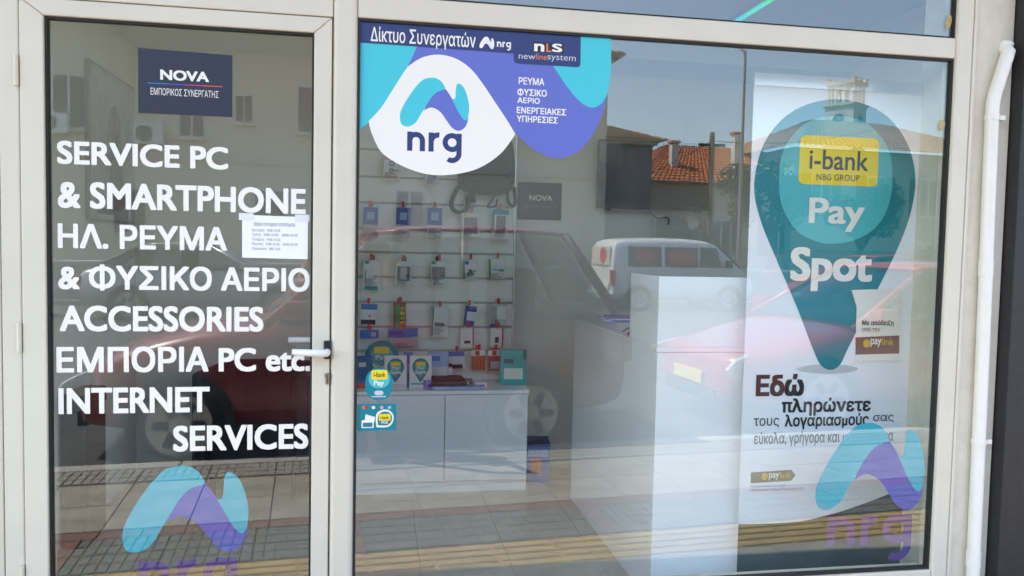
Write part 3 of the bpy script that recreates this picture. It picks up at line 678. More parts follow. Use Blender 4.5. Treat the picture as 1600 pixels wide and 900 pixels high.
def pack(name, label, cat, cx, cy, wpx, hpx, depth, m, parts=(), hang=True, hook_=True, tilt=0.0, tabm=None, Y=YP, bevel=.002):
    """hanging pack: card/box with printed panels; cx,cy,w,h measured, parts in fractions of w,h: (name, mat, x0, x1, z0, z1)"""
    c = at(cx, cy, Y); w_ = at(cx+wpx/2, cy, Y).x - at(cx-wpx/2, cy, Y).x; h_ = at(cx, cy-hpx/2, Y).z - at(cx, cy+hpx/2, Y).z
    t = thing(name, label, cat, (c.x, Y, c.z-h_/2), random.uniform(-.06, .06))
    box('box' if depth > .012 else 'card', m, -w_/2, w_/2, 0, depth, 0, h_, t, bevel=min(bevel, depth*.3))
    for k, (n, pm, x0, x1, z0, z1) in enumerate(parts):
        box(n, pm, -w_/2+x0*w_, -w_/2+x1*w_, -.0008-.0004*k, -.0001, z0*h_, z1*h_, t)
    lb = MB(); zz = .05*h_
    while zz < .30*h_ and depth > .005:
        lb.box(-w_*.40, -w_*.40+w_*random.uniform(.35, .78), -.0034, -.0030, zz, zz+.0028); zz += .0062
    if lb.v: lb.build('small_print', GREY, t)
    if depth > .012:
        bc = MB(); xx = w_*.12
        while xx < w_*.42: d_ = random.choice((.0008, .0014, .002)); bc.box(xx, xx+d_, -.0034, -.0030, h_*.36, h_*.36+.010); xx += d_+.0014
        bc.build('barcode', INK, t)
    if hang:
        q = [(-.014, h_), (.014, h_), (.014, h_+.022), (.006, h_+.030), (-.006, h_+.030), (-.014, h_+.022)]
        MB().prism_y(q, depth*.45, depth*.45+.001).build('hang_tab', tabm or m, t)
    if hook_: hook(c.x, c.z+h_/2+.020)
    t.rotation_euler.y = tilt or random.uniform(-.045, .045)
    return t
SIMP = ink('sim_violet', (84, 92, 170)); CLEARP = mat('clear_blister', (.55, .54, .53), .15); WBOX = mat('box_white', (.74, .74, .74), .45); TBOX = ink('box_teal', (60, 140, 125))
PHOTO = mat('print_grey', (.22, .21, .21), .4, var=.6, scale=70); PHOTO2 = mat('print_mauve', (.34, .28, .30), .4, var=.5, scale=60)
pack('webcam_box', 'small white and red webcam box hanging on the top row', 'box', 611, 262, 25, 38, .05, WBOX, [('top_print', PINK, 0, 1, .82, 1), ('print', RED, .1, .9, .06, .18)])
wc = bpy.data.objects['webcam_box']
for zz, rr in ((.095, .016), (.055, .014)): MB().disc_y(0, zz*1.0, rr, -.004, -.0012, 20).build('webcam_print', mat('grey_print', (.16, .16, .16), .4), wc); MB().disc_y(0, zz, rr*.5, -.006, -.0042, 16).build('lens_print', LGREY, wc)
pack('adapter_pack', 'grey adapter blister pack half hidden below the white decal', 'pack', 674, 275, 21, 26, .03, CLEARP, [('adapter', mat('adapter_grey', (.30, .30, .31), .5), .2, .8, .2, .75)])
for i, cx in enumerate((579, 629, 679)):
    pack('sim_pack', ['violet-topped phone accessory pack at the left end of its row', 'violet-topped phone accessory pack second in its row', 'violet-topped phone accessory pack beside the white phone box'][i], 'pack', cx, 347+i*.5, 23, 46, .010, CLEARP,
         [('print', SIMP, 0, 1, .42, 1), ('motif', PALEBLUE, .25, .75, .58, .84), ('insert', LGREY, .2, .8, .06, .34)], )['group'] = 'violet accessory packs'
pack('phone_box', 'white phone case box with grey picture under the backpack', 'box', 736, 351, 28, 37, .02, WBOX, [('picture', PHOTO2, .12, .88, .12, .80), ('logo', YELL, .1, .3, .86, .95)])
pack('phone_box', 'white phone case box with teal side and dark phone picture', 'box', 781, 351, 25, 46, .03, WBOX, [('picture', PHOTO, .25, .82, .18, .80), ('top_print', TEAL, .0, 1, .84, 1), ('side_print', TEAL, 0, .12, .3, .84)])
pack('charger_box', 'plain white charger box with teal foot at the left of its row', 'box', 580, 427, 26, 42, .03, WBOX, [('foot', TEAL, .1, .9, -.12, .03), ('dots', GREY, .08, .16, .12, .6), ('logo', TEAL, .08, .3, .84, .96)], tabm=BLACKP)
pack('earphone_box', 'white earphone box with grey case picture', 'box', 630, 427, 24, 38, .03, WBOX, [('picture', PHOTO, .08, .92, .2, .78), ('case', LGREY, .3, .72, .25, .74), ('logo', YELL, .06, .3, .85, .96)], tabm=BLACKP)
pack('earphone_box', 'pale earphone box with lilac picture in the middle of its row', 'box', 686, 427, 23, 39, .03, WBOX, [('picture', PHOTO2, .06, .94, .25, .76), ('logo', GREEN, .06, .3, .88, .97)], tabm=BLACKP)
pack('adapter_box', 'small white box with green edge and black plug picture', 'box', 735, 421, 21, 30, .03, WBOX, [('edge', GREEN, 0, .1, 0, 1), ('logo', BLUE, .14, .42, .76, .94)])
ab = bpy.data.objects['adapter_box']
for dx, zz in ((-.010, .030), (.010, .030), (0, .048)): MB().disc_y(dx, zz, .011, -.003, -.0012, 14).build('plug_print', BLACKP, ab)
pack('cable_box', 'white cable box with green edge and grey arc, right end of its row', 'box', 777, 420, 25, 31, .03, WBOX, [('edge', GREEN, 0, .12, 0, 1), ('arc', PALEBLUE, .2, .9, .4, .5)])
pack('cable_card', 'small blue and white cable card with black label', 'card', 576, 492, 25, 34, .004, WBOX, [('top_print', BLUE, 0, 1, .74, 1), ('label', INK, 0, .92, .06, .28), ('dot', RED, .5, .6, .4, .5)])
bt = pack('battery_strip', 'hanging strip of yellow and green batteries', 'batteries', 625, 494, 19, 42, .006, ink('battery_card', (150, 70, 60)), [('edge', GREEN, .18, .5, 0, .92)])
for i in range(5):
    MB().tube([(.004, -.008, .012+.0285*i), (.028, -.008, .012+.0285*i)], .010, 12).build('battery', YELL if i % 2 else ink('battery_gold', (190, 170, 60)), bt)
pack('lamp_box', 'larger white bulb box with teal side and grey bulb picture', 'box', 687, 503, 25, 46, .06, WBOX, [('bulb', PHOTO, .15, .75, .34, .48), ('edge', TBOX, 0, .08, 0, 1)])
pack('cable_pack', 'bent blue and white cable pack', 'pack', 733, 494, 18, 32, .012, WBOX, [('top_print', DBLUE, 0, 1, .72, 1), ('foot_print', DBLUE, 0, .9, 0, .28), ('edge', DBLUE, 0, .2, .28, .72)], tilt=.10)
ch = pack('cable_hank', 'clear bag of white cable with blue plugs at the right end of its row', 'cable', 778, 492, 29, 34, .012, CLEARP, [('label', WBOX, .45, 1, .3, .9)])
for i in range(3):
    MB().tube([(-.042+.018*i, -.006, .12), (-.044+.018*i, -.008, .06), (-.040+.018*i, -.006, .012)], .004, 8).build('cable', LGREY, ch, smooth=True)
    MB().box(-.050+.022*i, -.032+.022*i, -.014, -.002, -.006, .014).build('plug', DBLUE, ch, bevel=.003)
pack('card_pack', 'small blue hanging card at the left of the lower row', 'card', 577, 522, 30, 13, .004, BLUE, [('print', LGREY, .6, .85, .2, .7)])
pack('card_pack', 'wide blue hanging card with lettering print', 'card', 630, 520, 47, 13, .004, BLUE, [('print', DBLUE, .05, .5, .25, .75)])
pack('usb_pack', 'white and red pack with a black memory stick', 'pack', 730, 528, 21, 31, .004, WBOX, [('edge', RED, .92, 1, 0, 1), ('stick', INK, .3, .75, .22, .36)])
pack('usb_pack', 'white and red pack with a square black adapter', 'pack', 776, 528, 20, 30, .004, WBOX, [('edge', RED, .88, 1, 0, 1), ('adapter', INK, .35, .65, .25, .55)])
pack('card_pack', 'white card with blue head and black label above the cabinet', 'card', 713, 563, 25, 27, .004, WBOX, [('top_print', BLUE, 0, 1, .74, 1), ('label', INK, .2, .9, .02, .26)])
for i, cx in enumerate((748, 774)):
    q = pack('battery_pack', ['red and white battery pack left of the other red pack', 'red and white battery pack touching the turquoise box'][i], 'batteries', cx, 563, 22, 32, .006, ink('battery_red', (196, 90, 66)), [('top_print', WHITE, 0, 1, .72, 1), ('motif', RED, .3, .6, .74, .97)])
    for k in range(4): MB().tube([(-.021+.014*k, -.007, .014), (-.021+.014*k, -.007, .058)], .0062, 10).build('battery', LGREY if i else ORANGE, q)
pack('soft_pouch', 'pinkish flat pouch hanging under the wide blue card', 'pouch', 632, 535, 44, 13, .008, ink('pouch_pink', (206, 170, 176)), [('print', PINK, .2, .7, .4, .7)], hang=False, hook_=False)
# --- backpack
bp = thing('backpack', 'black backpack hanging by the white decal with dangling straps', 'backpack', (.63, YS-.02, 1.825))
bp.scale = (.92, .92, .80)
prof = spline([(-.20, .02), (-.17, -.05), (-.05, -.085), (.10, -.085), (.20, -.05), (.225, .03), (.215, .22), (.17, .38), (.05, .43), (-.08, .42), (-.17, .34), (-.195, .2)], 4)
b = MB(); rings = [(.0, 1.0), (-.05, 1.02), (-.10, .98), (-.135, .86), (-.150, .60)]
for y, s_ in rings:
    for x, z in prof: b.v.append((x*s_*.86+.01*(1-s_), y, (z-.15)*s_+.15))
n_ = len(prof)
for i in range(len(rings)-1):
    for k in range(n_): b.f.append([i*n_+k, i*n_+(k+1) % n_, (i+1)*n_+(k+1) % n_, (i+1)*n_+k]); b.mi.append(0)
b.f.append(list(range((len(rings)-1)*n_, len(rings)*n_))); b.mi.append(0); b.f.append(list(range(n_))[::-1]); b.mi.append(0)
b.build('bag', BLACKF, bp, smooth=True)
b = MB().prism_y([(x*.62, z*.5+.03) for x, z in prof], -.172, -.145); b.build('front_pocket', BLACKF, bp, bevel=.01)
def ribbon(nm, pts, wd=.022, th=.004):
    b = MB()
    for i, (x, y, z) in enumerate(pts):
        p = Vector(pts[min(i+1, len(pts)-1)])-Vector(pts[max(i-1, 0)]); nrm = Vector((-p.z, 0, p.x)).normalized()
        for sy in (0, th):
            for sg in (-.5, .5): b.v.append((x+nrm.x*wd*sg, y+sy, z+nrm.z*wd*sg))
    for i in range(len(pts)-1):
        a_ = 4*i
        for u, v_ in ((0, 1), (1, 3), (3, 2), (2, 0)): b.f.append([a_+u, a_+v_, a_+4+v_, a_+4+u]); b.mi.append(0)
    b.build(nm, BLACKF, bp)
def sp3(pts): return [(x, -.05, z) for x, z in spline(pts, 4, closed=False)+[pts[-1]]]
ribbon('strap', sp3([(-.17, -.03), (-.205, -.11), (-.215, -.18), (-.17, -.225), (-.115, -.19), (-.115, -.10)]), .03)
ribbon('strap', sp3([(-.09, -.05), (-.08, -.12), (-.075, -.15)]), .045)
ribbon('strap', sp3([(.07, -.07), (.05, -.13), (.02, -.175), (.075, -.17), (.085, -.12)]), .014)
ribbon('strap', sp3([(.15, -.06), (.155, -.13), (.185, -.165), (.205, -.14), (.195, -.02)]), .022)
ribbon('carry_loop', sp3([(-.05, .41), (-.03, .47), (.04, .47), (.06, .41)]), .022)

# --- low cabinet
cab = thing('low_cabinet', 'low white two-door cabinet under the display wall', 'cabinet', (.30, 1.97, .04), 0)
def kb_(n, x0, x1, y0, y1, z0, z1, m=LAMINATE): return box(n, m, x0-.30, x1-.30, y0-1.97, y1-1.97, z0-.04, z1-.04, cab, bevel=.0015)
kb_('top', -.30, .868, 1.755, 2.135, .608, .628)
kb_('side_panel', .845, .862, 1.775, 2.13, .04, .607); kb_('side_panel', -.295, -.278, 1.775, 2.13, .04, .607)
kb_('plinth', -.277, .844, 1.785, 1.80, .04, .108)
kb_('door', -.275, .383, 1.757, 1.774, .112, .604); kb_('door', .387, .860, 1.757, 1.774, .112, .604)
kb_('back_panel', -.277, .844, 2.11, 2.125, .04, .607)
ZC = .6285
# --- goods on the cabinet
def stand(name, label, cat, cx, w_, h_, y, depth, m, parts=(), rz=0, lean=0.0, pinned=False):
    x = at(cx, 590, y).x
    t = thing(name, label, cat, (x, y, ZC+.0005), rz)
    box('box' if depth > .01 else 'card', m, -w_/2, w_/2, 0, depth, 0, h_, t, bevel=min(.002, depth*.3))
    for k, (n, pm, x0, x1, z0, z1) in enumerate(parts): box(n, pm, -w_/2+x0*w_, -w_/2+x1*w_, -.0008-.0004*k, -.0001, z0*h_, z1*h_, t)
    if pinned:
        q = spline([(0, .92), (-.24, .86), (-.38, .68), (-.30, .50), (-.10, .28), (0, .20), (.10, .28), (.30, .50), (.38, .68), (.24, .86)], 3)
        for nm, pm, s_, dy in (('pin', TEAL, 1, .0012), ('pin_centre', TEAL2, .66, .0018)):
            sheet(nm, pm, [(t.location.x+x_*w_*s_, t.location.z+((z_-.66)*s_+.66)*h_) for x_, z_ in q], y-dy, t)
        box('logo', YELL, -w_*.22, w_*.22, -.0030, -.0020, h_*.70, h_*.81, t)
        lettering('lettering', 'Pay', t.location.x-w_*.16, t.location.x+w_*.16, t.location.z+h_*.575, t.location.z+h_*.675, y-.0026, WHITE, t, bold=.02)
        lettering('lettering', 'Spot', t.location.x-w_*.26, t.location.x+w_*.26, t.location.z+h_*.43, t.location.z+h_*.55, y-.0026, WHITE, t, bold=.03)
    t.rotation_euler = (lean, 0, rz)
    return t
stand('leaflet_stack', 'white Pay Spot leaflet with teal pin, left of two', 'leaflet', 618, .125, .190, 1.83, .02, WBOX, [('foot', LGREY, .3, .95, .04, .16)], pinned=True)
stand('leaflet_stack', 'white Pay Spot leaflet with teal pin, right of two', 'leaflet', 657, .125, .190, 1.83, .02, WBOX, [('foot', TEAL2, .08, .92, .12, .18), ('mark', TEAL, .7, .85, .02, .09)], pinned=True)
stand('leaflet_stack', 'blue and lilac leaflet box between the two Pay Spot leaflets', 'leaflet', 637.5, .055, .20, 1.87, .03, ink('leaflet_blue', (120, 140, 200)), [('print', PALEBLUE, .2, .8, .4, .7)])
stand('paper_box', 'dark blue pack standing at the left end of the cabinet', 'box', 566, .10, .18, 1.86, .05, ink('pack_blue', (30, 90, 140)), [('logo', LGREY, .3, .7, .68, .82), ('foot', RED, 0, 1, 0, .14)])
stand('paper_box', 'pale blue boxed pack behind the black laptop sleeve', 'box', 684, .115, .20, 1.93, .06, WBOX, [('top_print', PALEBLUE, 0, 1, .55, 1), ('print', BLUE, .05, .6, .72, .86)])
stand('turquoise_box', 'turquoise box with a white device picture at the cabinet end', 'box', 802, .155, .205, 1.93, .07, TURQ, [('picture', WHITE, .14, .86, .16, .48), ('logo', ink('box_dark_teal', (30, 110, 115)), .12, .5, .62, .74), ('edge', TEAL, .86, 1, .74, 1)], rz=-.10)
dp = stand('round_display', 'round teal Pay Spot display standing behind the leaflets', 'display', 596, .02, .02, 1.94, .004, TEAL)
x_ = dp.location.x
for nm, pm, rr, dy in (('disc', TEAL, .098, .0), ('centre', TEAL2, .068, .003)):
    MB().disc_y(0, .165, rr, -dy-.004, -dy, 36).build(nm, pm, dp)
box('panel', YELL, -.042, .042, -.0105, -.0072, .188, .225, dp, bevel=.001)
box('foot', TEAL, -.07, .07, .0, .09, 0, .012, dp); box('stem', TEAL, -.03, .03, .002, .006, .01, .09, dp)
lettering('lettering', 'Pay', x_-.035, x_+.035, ZC+.145, ZC+.178, 1.94-.0085, WHITE, dp, bold=.02); lettering('lettering', 'Spot', x_-.052, x_+.052, ZC+.085, ZC+.130, 1.94-.0085, WHITE, dp, bold=.03)
sv = thing('laptop_sleeve', 'black ribbed laptop sleeve lying on the cabinet', 'laptop sleeve', (at(700, 597, 1.87).x, 1.87, ZC+.020), R(4))
for i in range(3): MB().prism_z(rrect(-.115+.006*i, .105-.008*i, -.075, .075, .02), .013*i, .012+.013*i).build('layer', [BLACKF, mat('sleeve_grey', (.09, .085, .085), .8, var=.3, scale=90), BLACKF][i], sv, bevel=.004)
MB().prism_z(rrect(-.14, .14, -.09, .085, .02), 0, .018).build('folder', PALEBLUE, None, bevel=.004, label='pale blue folder lying under the black laptop sleeve', cat='folder', loc=(at(712, 603, 1.86).x, 1.86, ZC+.0008), rz=R(-3))
bb = thing('blue_box', 'blue printed carton standing on the floor beside the cabinet', 'box', (.965, 1.95, .04), R(-8))
box('carton', ink('carton_blue', (40, 100, 180)), -.07, .07, -.05, .15, 0, .22, bb, bevel=.003)
box('print', ORANGE, -.045, .02, -.0515, -.0502, .06, .15, bb); box('print', PALEBLUE, -.06, .06, -.0515, -.0502, .16, .205, bb); box('lid', ink('carton_dark', (24, 50, 110)), -.072, .072, -.052, .152, .2202, .236, bb, bevel=.002)
sb = thing('spray_bottle', 'small white bottle with dark label behind the laptop sleeve', 'bottle', (at(703, 590, 1.95).x, 1.95, ZC+.0005))
MB().tube([(0, 0, 0), (0, 0, .085), (0, 0, .10), (0, 0, .104)], [.020, .020, .012, .011], 16).build('bottle', WBOX, sb, smooth=False); MB().tube([(0, 0, .1045), (0, 0, .125)], .010, 12).build('cap', BLACKP, sb); MB().tube([(0, 0, .025), (0, 0, .06)], .0204, 16, cap=False).build('label', DBLUE, sb)
for i, (cx, w_, h_, y_, m, lb_) in enumerate(((728, .06, .045, 1.86, PHOTO, 'small grey box lying at the right of the pale blue folder'), (752, .07, .03, 1.84, WBOX, 'small white box in front of the red battery packs'), (672, .05, .05, 1.80, LILAC, 'small lilac box in front of the right leaflet'))):
    stand('small_box', lb_, 'box', cx, w_, h_, y_, .05, m, [('label', [WHITE, BLUE, DBLUE][i], .15, .8, .25, .6)], rz=.3*(i-1))
# --- TV, wall sign, poster
a = at(936, 217, 2.2); c = at(1106, 330, 2.2)
tv = thing('television', 'black flat television mounted on the back wall', 'television', ((a.x+c.x)/2, 2.2, c.z), R(-1.5))
hw = (c.x-a.x)/2; hh = a.z-c.z
MB().box(-hw, hw, 0, .035, 0, hh).build('case', BLACKP, tv, bevel=.004)
MB().box(-hw+.010, hw-.010, -.0012, -.0002, .022, hh-.010).build('screen', mat('tv_screen', (.006, .006, .007), .08), tv)
MB().box(-.10, .10, .0355, .10, hh*.3, hh*.7).build('bracket', STEEL, tv)
for sx in (-.30, .30): MB().box(sx-.02, sx+.02, -.006, .02, -.012, -.0005).build('foot_stub', BLACKP, tv)
MB().tube([(-.02, .03, .0), (-.005, .02, -.025), (.04, .02, -.055), (.10, .03, -.045), (.13, .06, -.06), (.135, .09, -.09)], .004, 8).build('cable', BLACKP, tv, smooth=True)
a = at(810, 284, 2.285); c = at(877, 344, 2.285)
ns = thing('wall_sign', 'black NOVA sign on the back wall left of the television', 'sign', ((a.x+c.x)/2, 2.285, c.z))
box('plate', mat('sign_black', (.014, .014, .018), .3), a.x-ns.location.x, c.x-ns.location.x, 0, .014, 0, a.z-c.z, ns, bevel=.006)
lettering('lettering', 'NOVA', at(827, 309, 2.285).x, at(863, 309, 2.285).x, at(845, 314, 2.285).z, at(845, 305, 2.285).z, 2.2838, WHITE, ns, bold=.03)
lettering('lettering', 'ΕΜΠΟΡΙΚΟΣ ΣΥΝΕΡΓΑΤΗΣ', at(820, 323, 2.285).x, at(871, 323, 2.285).x, at(845, 325.5, 2.285).z, at(845, 320.5, 2.285).z, 2.2838, GREY, ns, bold=.0)
po = thing('wall_poster', 'pale poster of a person with a phone on the left side wall', 'poster', (-1.398, 1.86, 1.55))
def pq(n, m, y0, y1, z0, z1, dx):
    return MB().box(dx, dx+.002, y0-1.86, y1-1.86, z0-1.55, z1-1.55).build(n, m, po)
MB().box(.0, .018, -.36, .36, -.02, .76).build('frame', mat('poster_frame', (.45, .43, .38), .5), po, bevel=.002)
pq('print', mat('poster_print', (.62, .60, .58), .35, var=.25, scale=5), 1.515, 2.205, 1.545, 2.295, .0185)
q = [(y, z) for y, z in spline([(1.78, 1.62), (1.80, 1.85), (1.76, 1.98), (1.80, 2.10), (1.88, 2.15), (1.95, 2.09), (1.96, 1.97), (1.99, 1.84), (2.02, 1.62)], 4)]
b = MB(); n_ = len(q); b.add([(.0212, y-1.86, z-1.55) for y, z in q] + [(.0222, y-1.86, z-1.55) for y, z in q], [tuple(range(n_)), tuple(range(2*n_-1, n_-1, -1))] + [(i, (i+1) % n_, n_+(i+1) % n_, n_+i) for i in range(n_)])
b.build('figure_print', mat('poster_figure', (.44, .36, .30), .4, var=.4, scale=12), po)
pq('caption', GREY, 1.60, 1.85, 1.57, 1.60, .0206); pq('caption', LGREY, 1.56, 1.62, 2.20, 2.24, .0206)
# --- tub armchairs
def armchair(label, loc, rz):
    t = thing('armchair', label, 'armchair', loc, rz, None)
    MB().prism_z(rrect(-.25, .25, -.26, .20, .06), .16, .40).build('seat', NAVYF, t, bevel=.03, seg=3)
    pts = [(-.31, -.28), (-.31, .12), (-.24, .26), (-.10, .31), (.10, .31), (.24, .26), (.31, .12), (.31, -.28), (.25, -.28), (.25, .10), (.19, .20), (.08, .245), (-.08, .245), (-.19, .20), (-.25, .10), (-.25, -.28)]
    MB().prism_z(pts, .13, .70).build('backrest', NAVYF, t, bevel=.022, seg=3)
    for sx in (-.22, .22):
        for sy in (-.20, .18): MB().tube([(sx, sy, 0), (sx, sy, .16)], [.014, .02], 10).build('leg', BLACKP, t)
    return t
armchair('dark navy tub armchair seen beside the door lettering SERVICES', (-.62, 1.98, .04), R(-10))
wb_ = thing('waste_bin', 'tall dark bin against the left wall at the door edge', 'bin', (-1.335, 1.28, .04))
MB().prism_z(rrect(-.052, .052, -.14, .14, .02), .0, .62).build('body', BLACKP, wb_, bevel=.004); MB().prism_z(rrect(-.056, .056, -.145, .145, .02), .621, .70).build('lid', BLACKP, wb_, bevel=.01)

# ================================================================ STREET SIDE (seen in the glass)
TYRE = mat('tyre', (.02, .02, .02), .85, bump=.2, scale=40); RIM = mat('rim_silver', (.50, .50, .50), .35, .7)
REDPAINT = mat('car_red', (.30, .016, .018), .3, coat=1.0); REDPAINT2 = mat('car_bright_red', (.42, .016, .024), .3, coat=1.0)
SILVER = mat('car_silver', (.50, .51, .50), .3, .3, coat=1.0); VANWHITE = mat('van_white', (.74, .74, .72), .3, coat=.6)
TRIM = mat('car_trim', (.025, .025, .026), .5); LAMPW = mat('headlamp', (.75, .76, .78), .08, .3); LAMPR = mat('tail_lamp', (.40, .02, .02), .15)
SEATM = mat('car_seat', (.035, .035, .038), .9); PLATEY = ink('plate_yellow', (232, 200, 70)); PLATEW = ink('plate_white', (225, 225, 222))
def wheel(t, x, y, r, side):
    o = MB().disc_y(0, 0, r, -.085, .085, 32).build('wheel', TYRE, t, bevel=.025); o.location = (x, y, r)
    b = MB().disc_y(0, 0, r*.72, side*.088, side*.096, 32); rim = b.build('rim', RIM, o)
    b = MB()
    for k in range(6):
        a = k*math.pi/3; ca, sa = math.cos(a), math.sin(a)
        q = [(r*.22, -.035), (r*.56, -.030), (r*.60, 0), (r*.56, .030), (r*.22, .035)]
        q = [(p*ca-s_*sa, p*sa+s_*ca) for p, s_ in q]
        b.prism_y(q, min(side*.0965, side*.0985), max(side*.0965, side*.0985))
    b.build('rim_openings', TRIM, o)
    MB().disc_y(0, 0, r*.16, side*.097, side*.103, 20).build('hub_cap', RIM, o)
def car(name, label, cat, loc, rz, st, gh, wb, wt, wheels, r, paint, group=None, flip=False, plate=PLATEW, bpil=.45, zb=None):
    """st: stations (x, z_low, z_top, half width) front at -x ; gh: greenhouse (x_cowl,z) (x_front,z) (x_rear,z) (x_tail,z)"""
    t = thing(name, label, cat, loc, rz + (math.pi if flip else 0), group)
    b = MB(); secs = []
    for x, z0, z1, w_ in st:
        h = z1-z0
        half = [(0, z0), (w_*.80, z0), (w_*.96, z0+h*.16), (w_, z0+h*.42), (w_*.985, z0+h*.70), (w_*.93, z0+h*.93), (w_*.80, z1), (w_*.45, z1+.018), (0, z1+.024)]
        secs.append([(x, y, z) for y, z in half] + [(x, -y, z) for y, z in reversed(half[1:-1])])
    n = len(secs[0])
    for s_ in secs: b.v += s_
    for i in range(len(secs)-1):
        for k in range(n): b.f.append([i*n+k, i*n+(k+1) % n, (i+1)*n+(k+1) % n, (i+1)*n+k]); b.mi.append(0)
    b.f.append(list(range(n))); b.mi.append(0); b.f.append([(len(secs)-1)*n+k for k in range(n)][::-1]); b.mi.append(0)
    body = b.build('body', paint, t, smooth=True)
    m = body.modifiers.new('sub', 'SUBSURF'); m.levels = 1; m.render_levels = 2
    (xc, zc), (xf, zf), (xr, zr), (xt, zt) = gh
    # roof
    b = MB(); N = 7
    for i in range(N):
        u = i/(N-1); x = xf+(xr-xf)*u; z = zf+(zr-zf)*u + .03*math.sin(math.pi*u)
        for y, dz in ((-wt, -.02), (-wt*.9, .012), (-wt*.5, .03), (0, .036), (wt*.5, .03), (wt*.9, .012), (wt, -.02), (wt*.9, -.03), (0, -.012), (-wt*.9, -.03)): b.v.append((x, y, z+dz))
    for i in range(N-1):
        for k in range(10): b.f.append([i*10+k, i*10+(k+1) % 10, (i+1)*10+(k+1) % 10, (i+1)*10+k]); b.mi.append(0)
    b.f.append(list(range(10))); b.mi.append(0); b.f.append([(N-1)*10+k for k in range(10)][::-1]); b.mi.append(0)
    b.build('roof', paint, t, smooth=True)
    xb = xf+(xr-xf)*bpil; zbp = zc+(zt-zc)*((xb-xc)/(xt-xc))
    for sg in (1, -1):
        for n_, p, q, wd in (('pillar', (xc, wb*sg, zc-.03), (xf, wt*sg*.98, zf-.01), .035), ('pillar', (xb-.02, wb*sg, zbp-.03), (xb, wt*sg*.985, zf-.005), .04), ('pillar', (xt, wb*sg, zt-.03), (xr, wt*sg*.98, zr-.01), .04)):
            MB().tube([p, q], [wd, wd*.85], 8).build(n_, TRIM if p[0] > xc+.3 else paint, t, smooth=True)
        for x0, z0, x1, z1, xa, za, xb_, zb_ in ((xc+.10, zc, xb-.05, zbp, xf+.08, zf-.03, xb-.03, zf-.03), (xb+.04, zbp, xt-.10, zt, xb+.04, zf-.03, xr-.06, zr-.03)):
            MB().add([(x0, wb*sg*.995, z0), (x1, wb*sg*.995, z1), (xb_, wt*sg*.985, zb_), (xa, wt*sg*.985, za)], [(0, 1, 2, 3)]).build('side_window', CARGLASS, t)
        MB().box(xc+.12, xc+.30, min(sg*wb, sg*(wb+.18)), max(sg*wb, sg*(wb+.18)), zc+.02, zc+.15).build('mirror', paint, t, bevel=.03)
        for xd in ((xc+xb)/2+.35, xb+.55): MB().box(xd-.09, xd+.09, min(sg*(wb+.012), sg*(wb+.075)), max(sg*(wb+.012), sg*(wb+.075)), zc-.17, zc-.14).build('door_handle', paint, t, bevel=.008)
    MB().add([(xc, wb*.92, zc), (xc, -wb*.92, zc), (xf, -wt*.93, zf-.02), (xf, wt*.93, zf-.02)], [(0, 1, 2, 3)]).build('windscreen', CARGLASS, t)
    MB().add([(xt, wb*.92, zt), (xt, -wb*.92, zt), (xr, -wt*.93, zr-.02), (xr, wt*.93, zr-.02)], [(0, 1, 2, 3)]).build('rear_window', CARGLASS, t)
    MB().box(xc+.1, xt-.1, -wb*.9, wb*.9, zc-.10, zc+.045).build('cabin_floor', SEATM, t)
    for xs_ in (xc+(xt-xc)*.42, xc+(xt-xc)*.72):
        for ys in (-.36, .36): MB().box(xs_, xs_+.14, ys-.23, ys+.23, zc-.05, zc+.38).build('seat', SEATM, t, bevel=.05)
    w0 = max(s_[3] for s_ in st)
    for x in wheels:
        for sg in (1, -1):
            MB().disc_y(x, r+.01, r+.055, min(sg*(w0-.16), sg*(w0+.004)), max(sg*(w0-.16), sg*(w0+.004)), 28).build('wheel_arch', TRIM, t)
            wheel(t, x, sg*(w0-.07), r, sg)
    x0, za, zb0, wf = st[0]; x1, _, zb1, wr_ = st[-1]
    for sg in (1, -1):
        c = st[1]
        q = spline([(-.22, .02), (-.06, .11), (.16, .15), (.27, .12), (.14, -.04), (-.10, -.08)], 4)
        hm = MB().prism_y(q, -.02, .02).build('headlight', LAMPW, t, bevel=.01); hm.location = (c[0]+.10, sg*c[3]*.93, c[1]+(c[2]-c[1])*.70); hm.rotation_euler = (0, 0, sg*R(-22))
        c = st[-2]
        MB().box(c[0]-.02, x1+.012, min(sg*c[3]*.72, sg*(c[3]*.985)), max(sg*c[3]*.72, sg*(c[3]*.985)), c[2]-.32, c[2]-.10).build('tail_light', LAMPR, t, bevel=.02)
    MB().box(x0-.03, x0-.012, -.26, .26, .36, .47).build('number_plate', plate, t, bevel=.003)
    MB().box(x1+.012, x1+.03, -.26, .26, .50, .61).build('number_plate', plate, t, bevel=.003)
    MB().box(x0-.02, x0+.05, -.45, .45, .22, .33).build('grille', TRIM, t, bevel=.01)
    return t
RZ = -.08
def cst(L0, L1, h_hood, h_belt, h_tail, w_):
    L = L1-L0
    return [(L0, .30, .55, w_*.62), (L0+.05, .22, .66, w_*.82), (L0+.35, .20, h_hood-.10, w_*.96), (L0+.7, .20, h_hood, w_), (L0+1.15, .20, h_belt, w_), ((L0+L1)/2, .20, h_belt+.02, w_), (L1-.9, .20, h_belt+.03, w_), (L1-.35, .22, h_tail, w_*.96), (L1-.05, .26, h_tail-.06, w_*.86), (L1, .34, h_tail-.22, w_*.74)]
car('parked_car', 'red car parked at the kerb right behind the photographer', 'car', S(.216, 3.80, RZ), -TH, cst(-1.95, 2.05, .90, .98, 1.02, .83),
    [(-.72, .98), (.05, 1.62), (1.50, 1.64), (1.88, 1.06)], .79, .64, (-1.25, 1.19), .29, REDPAINT)
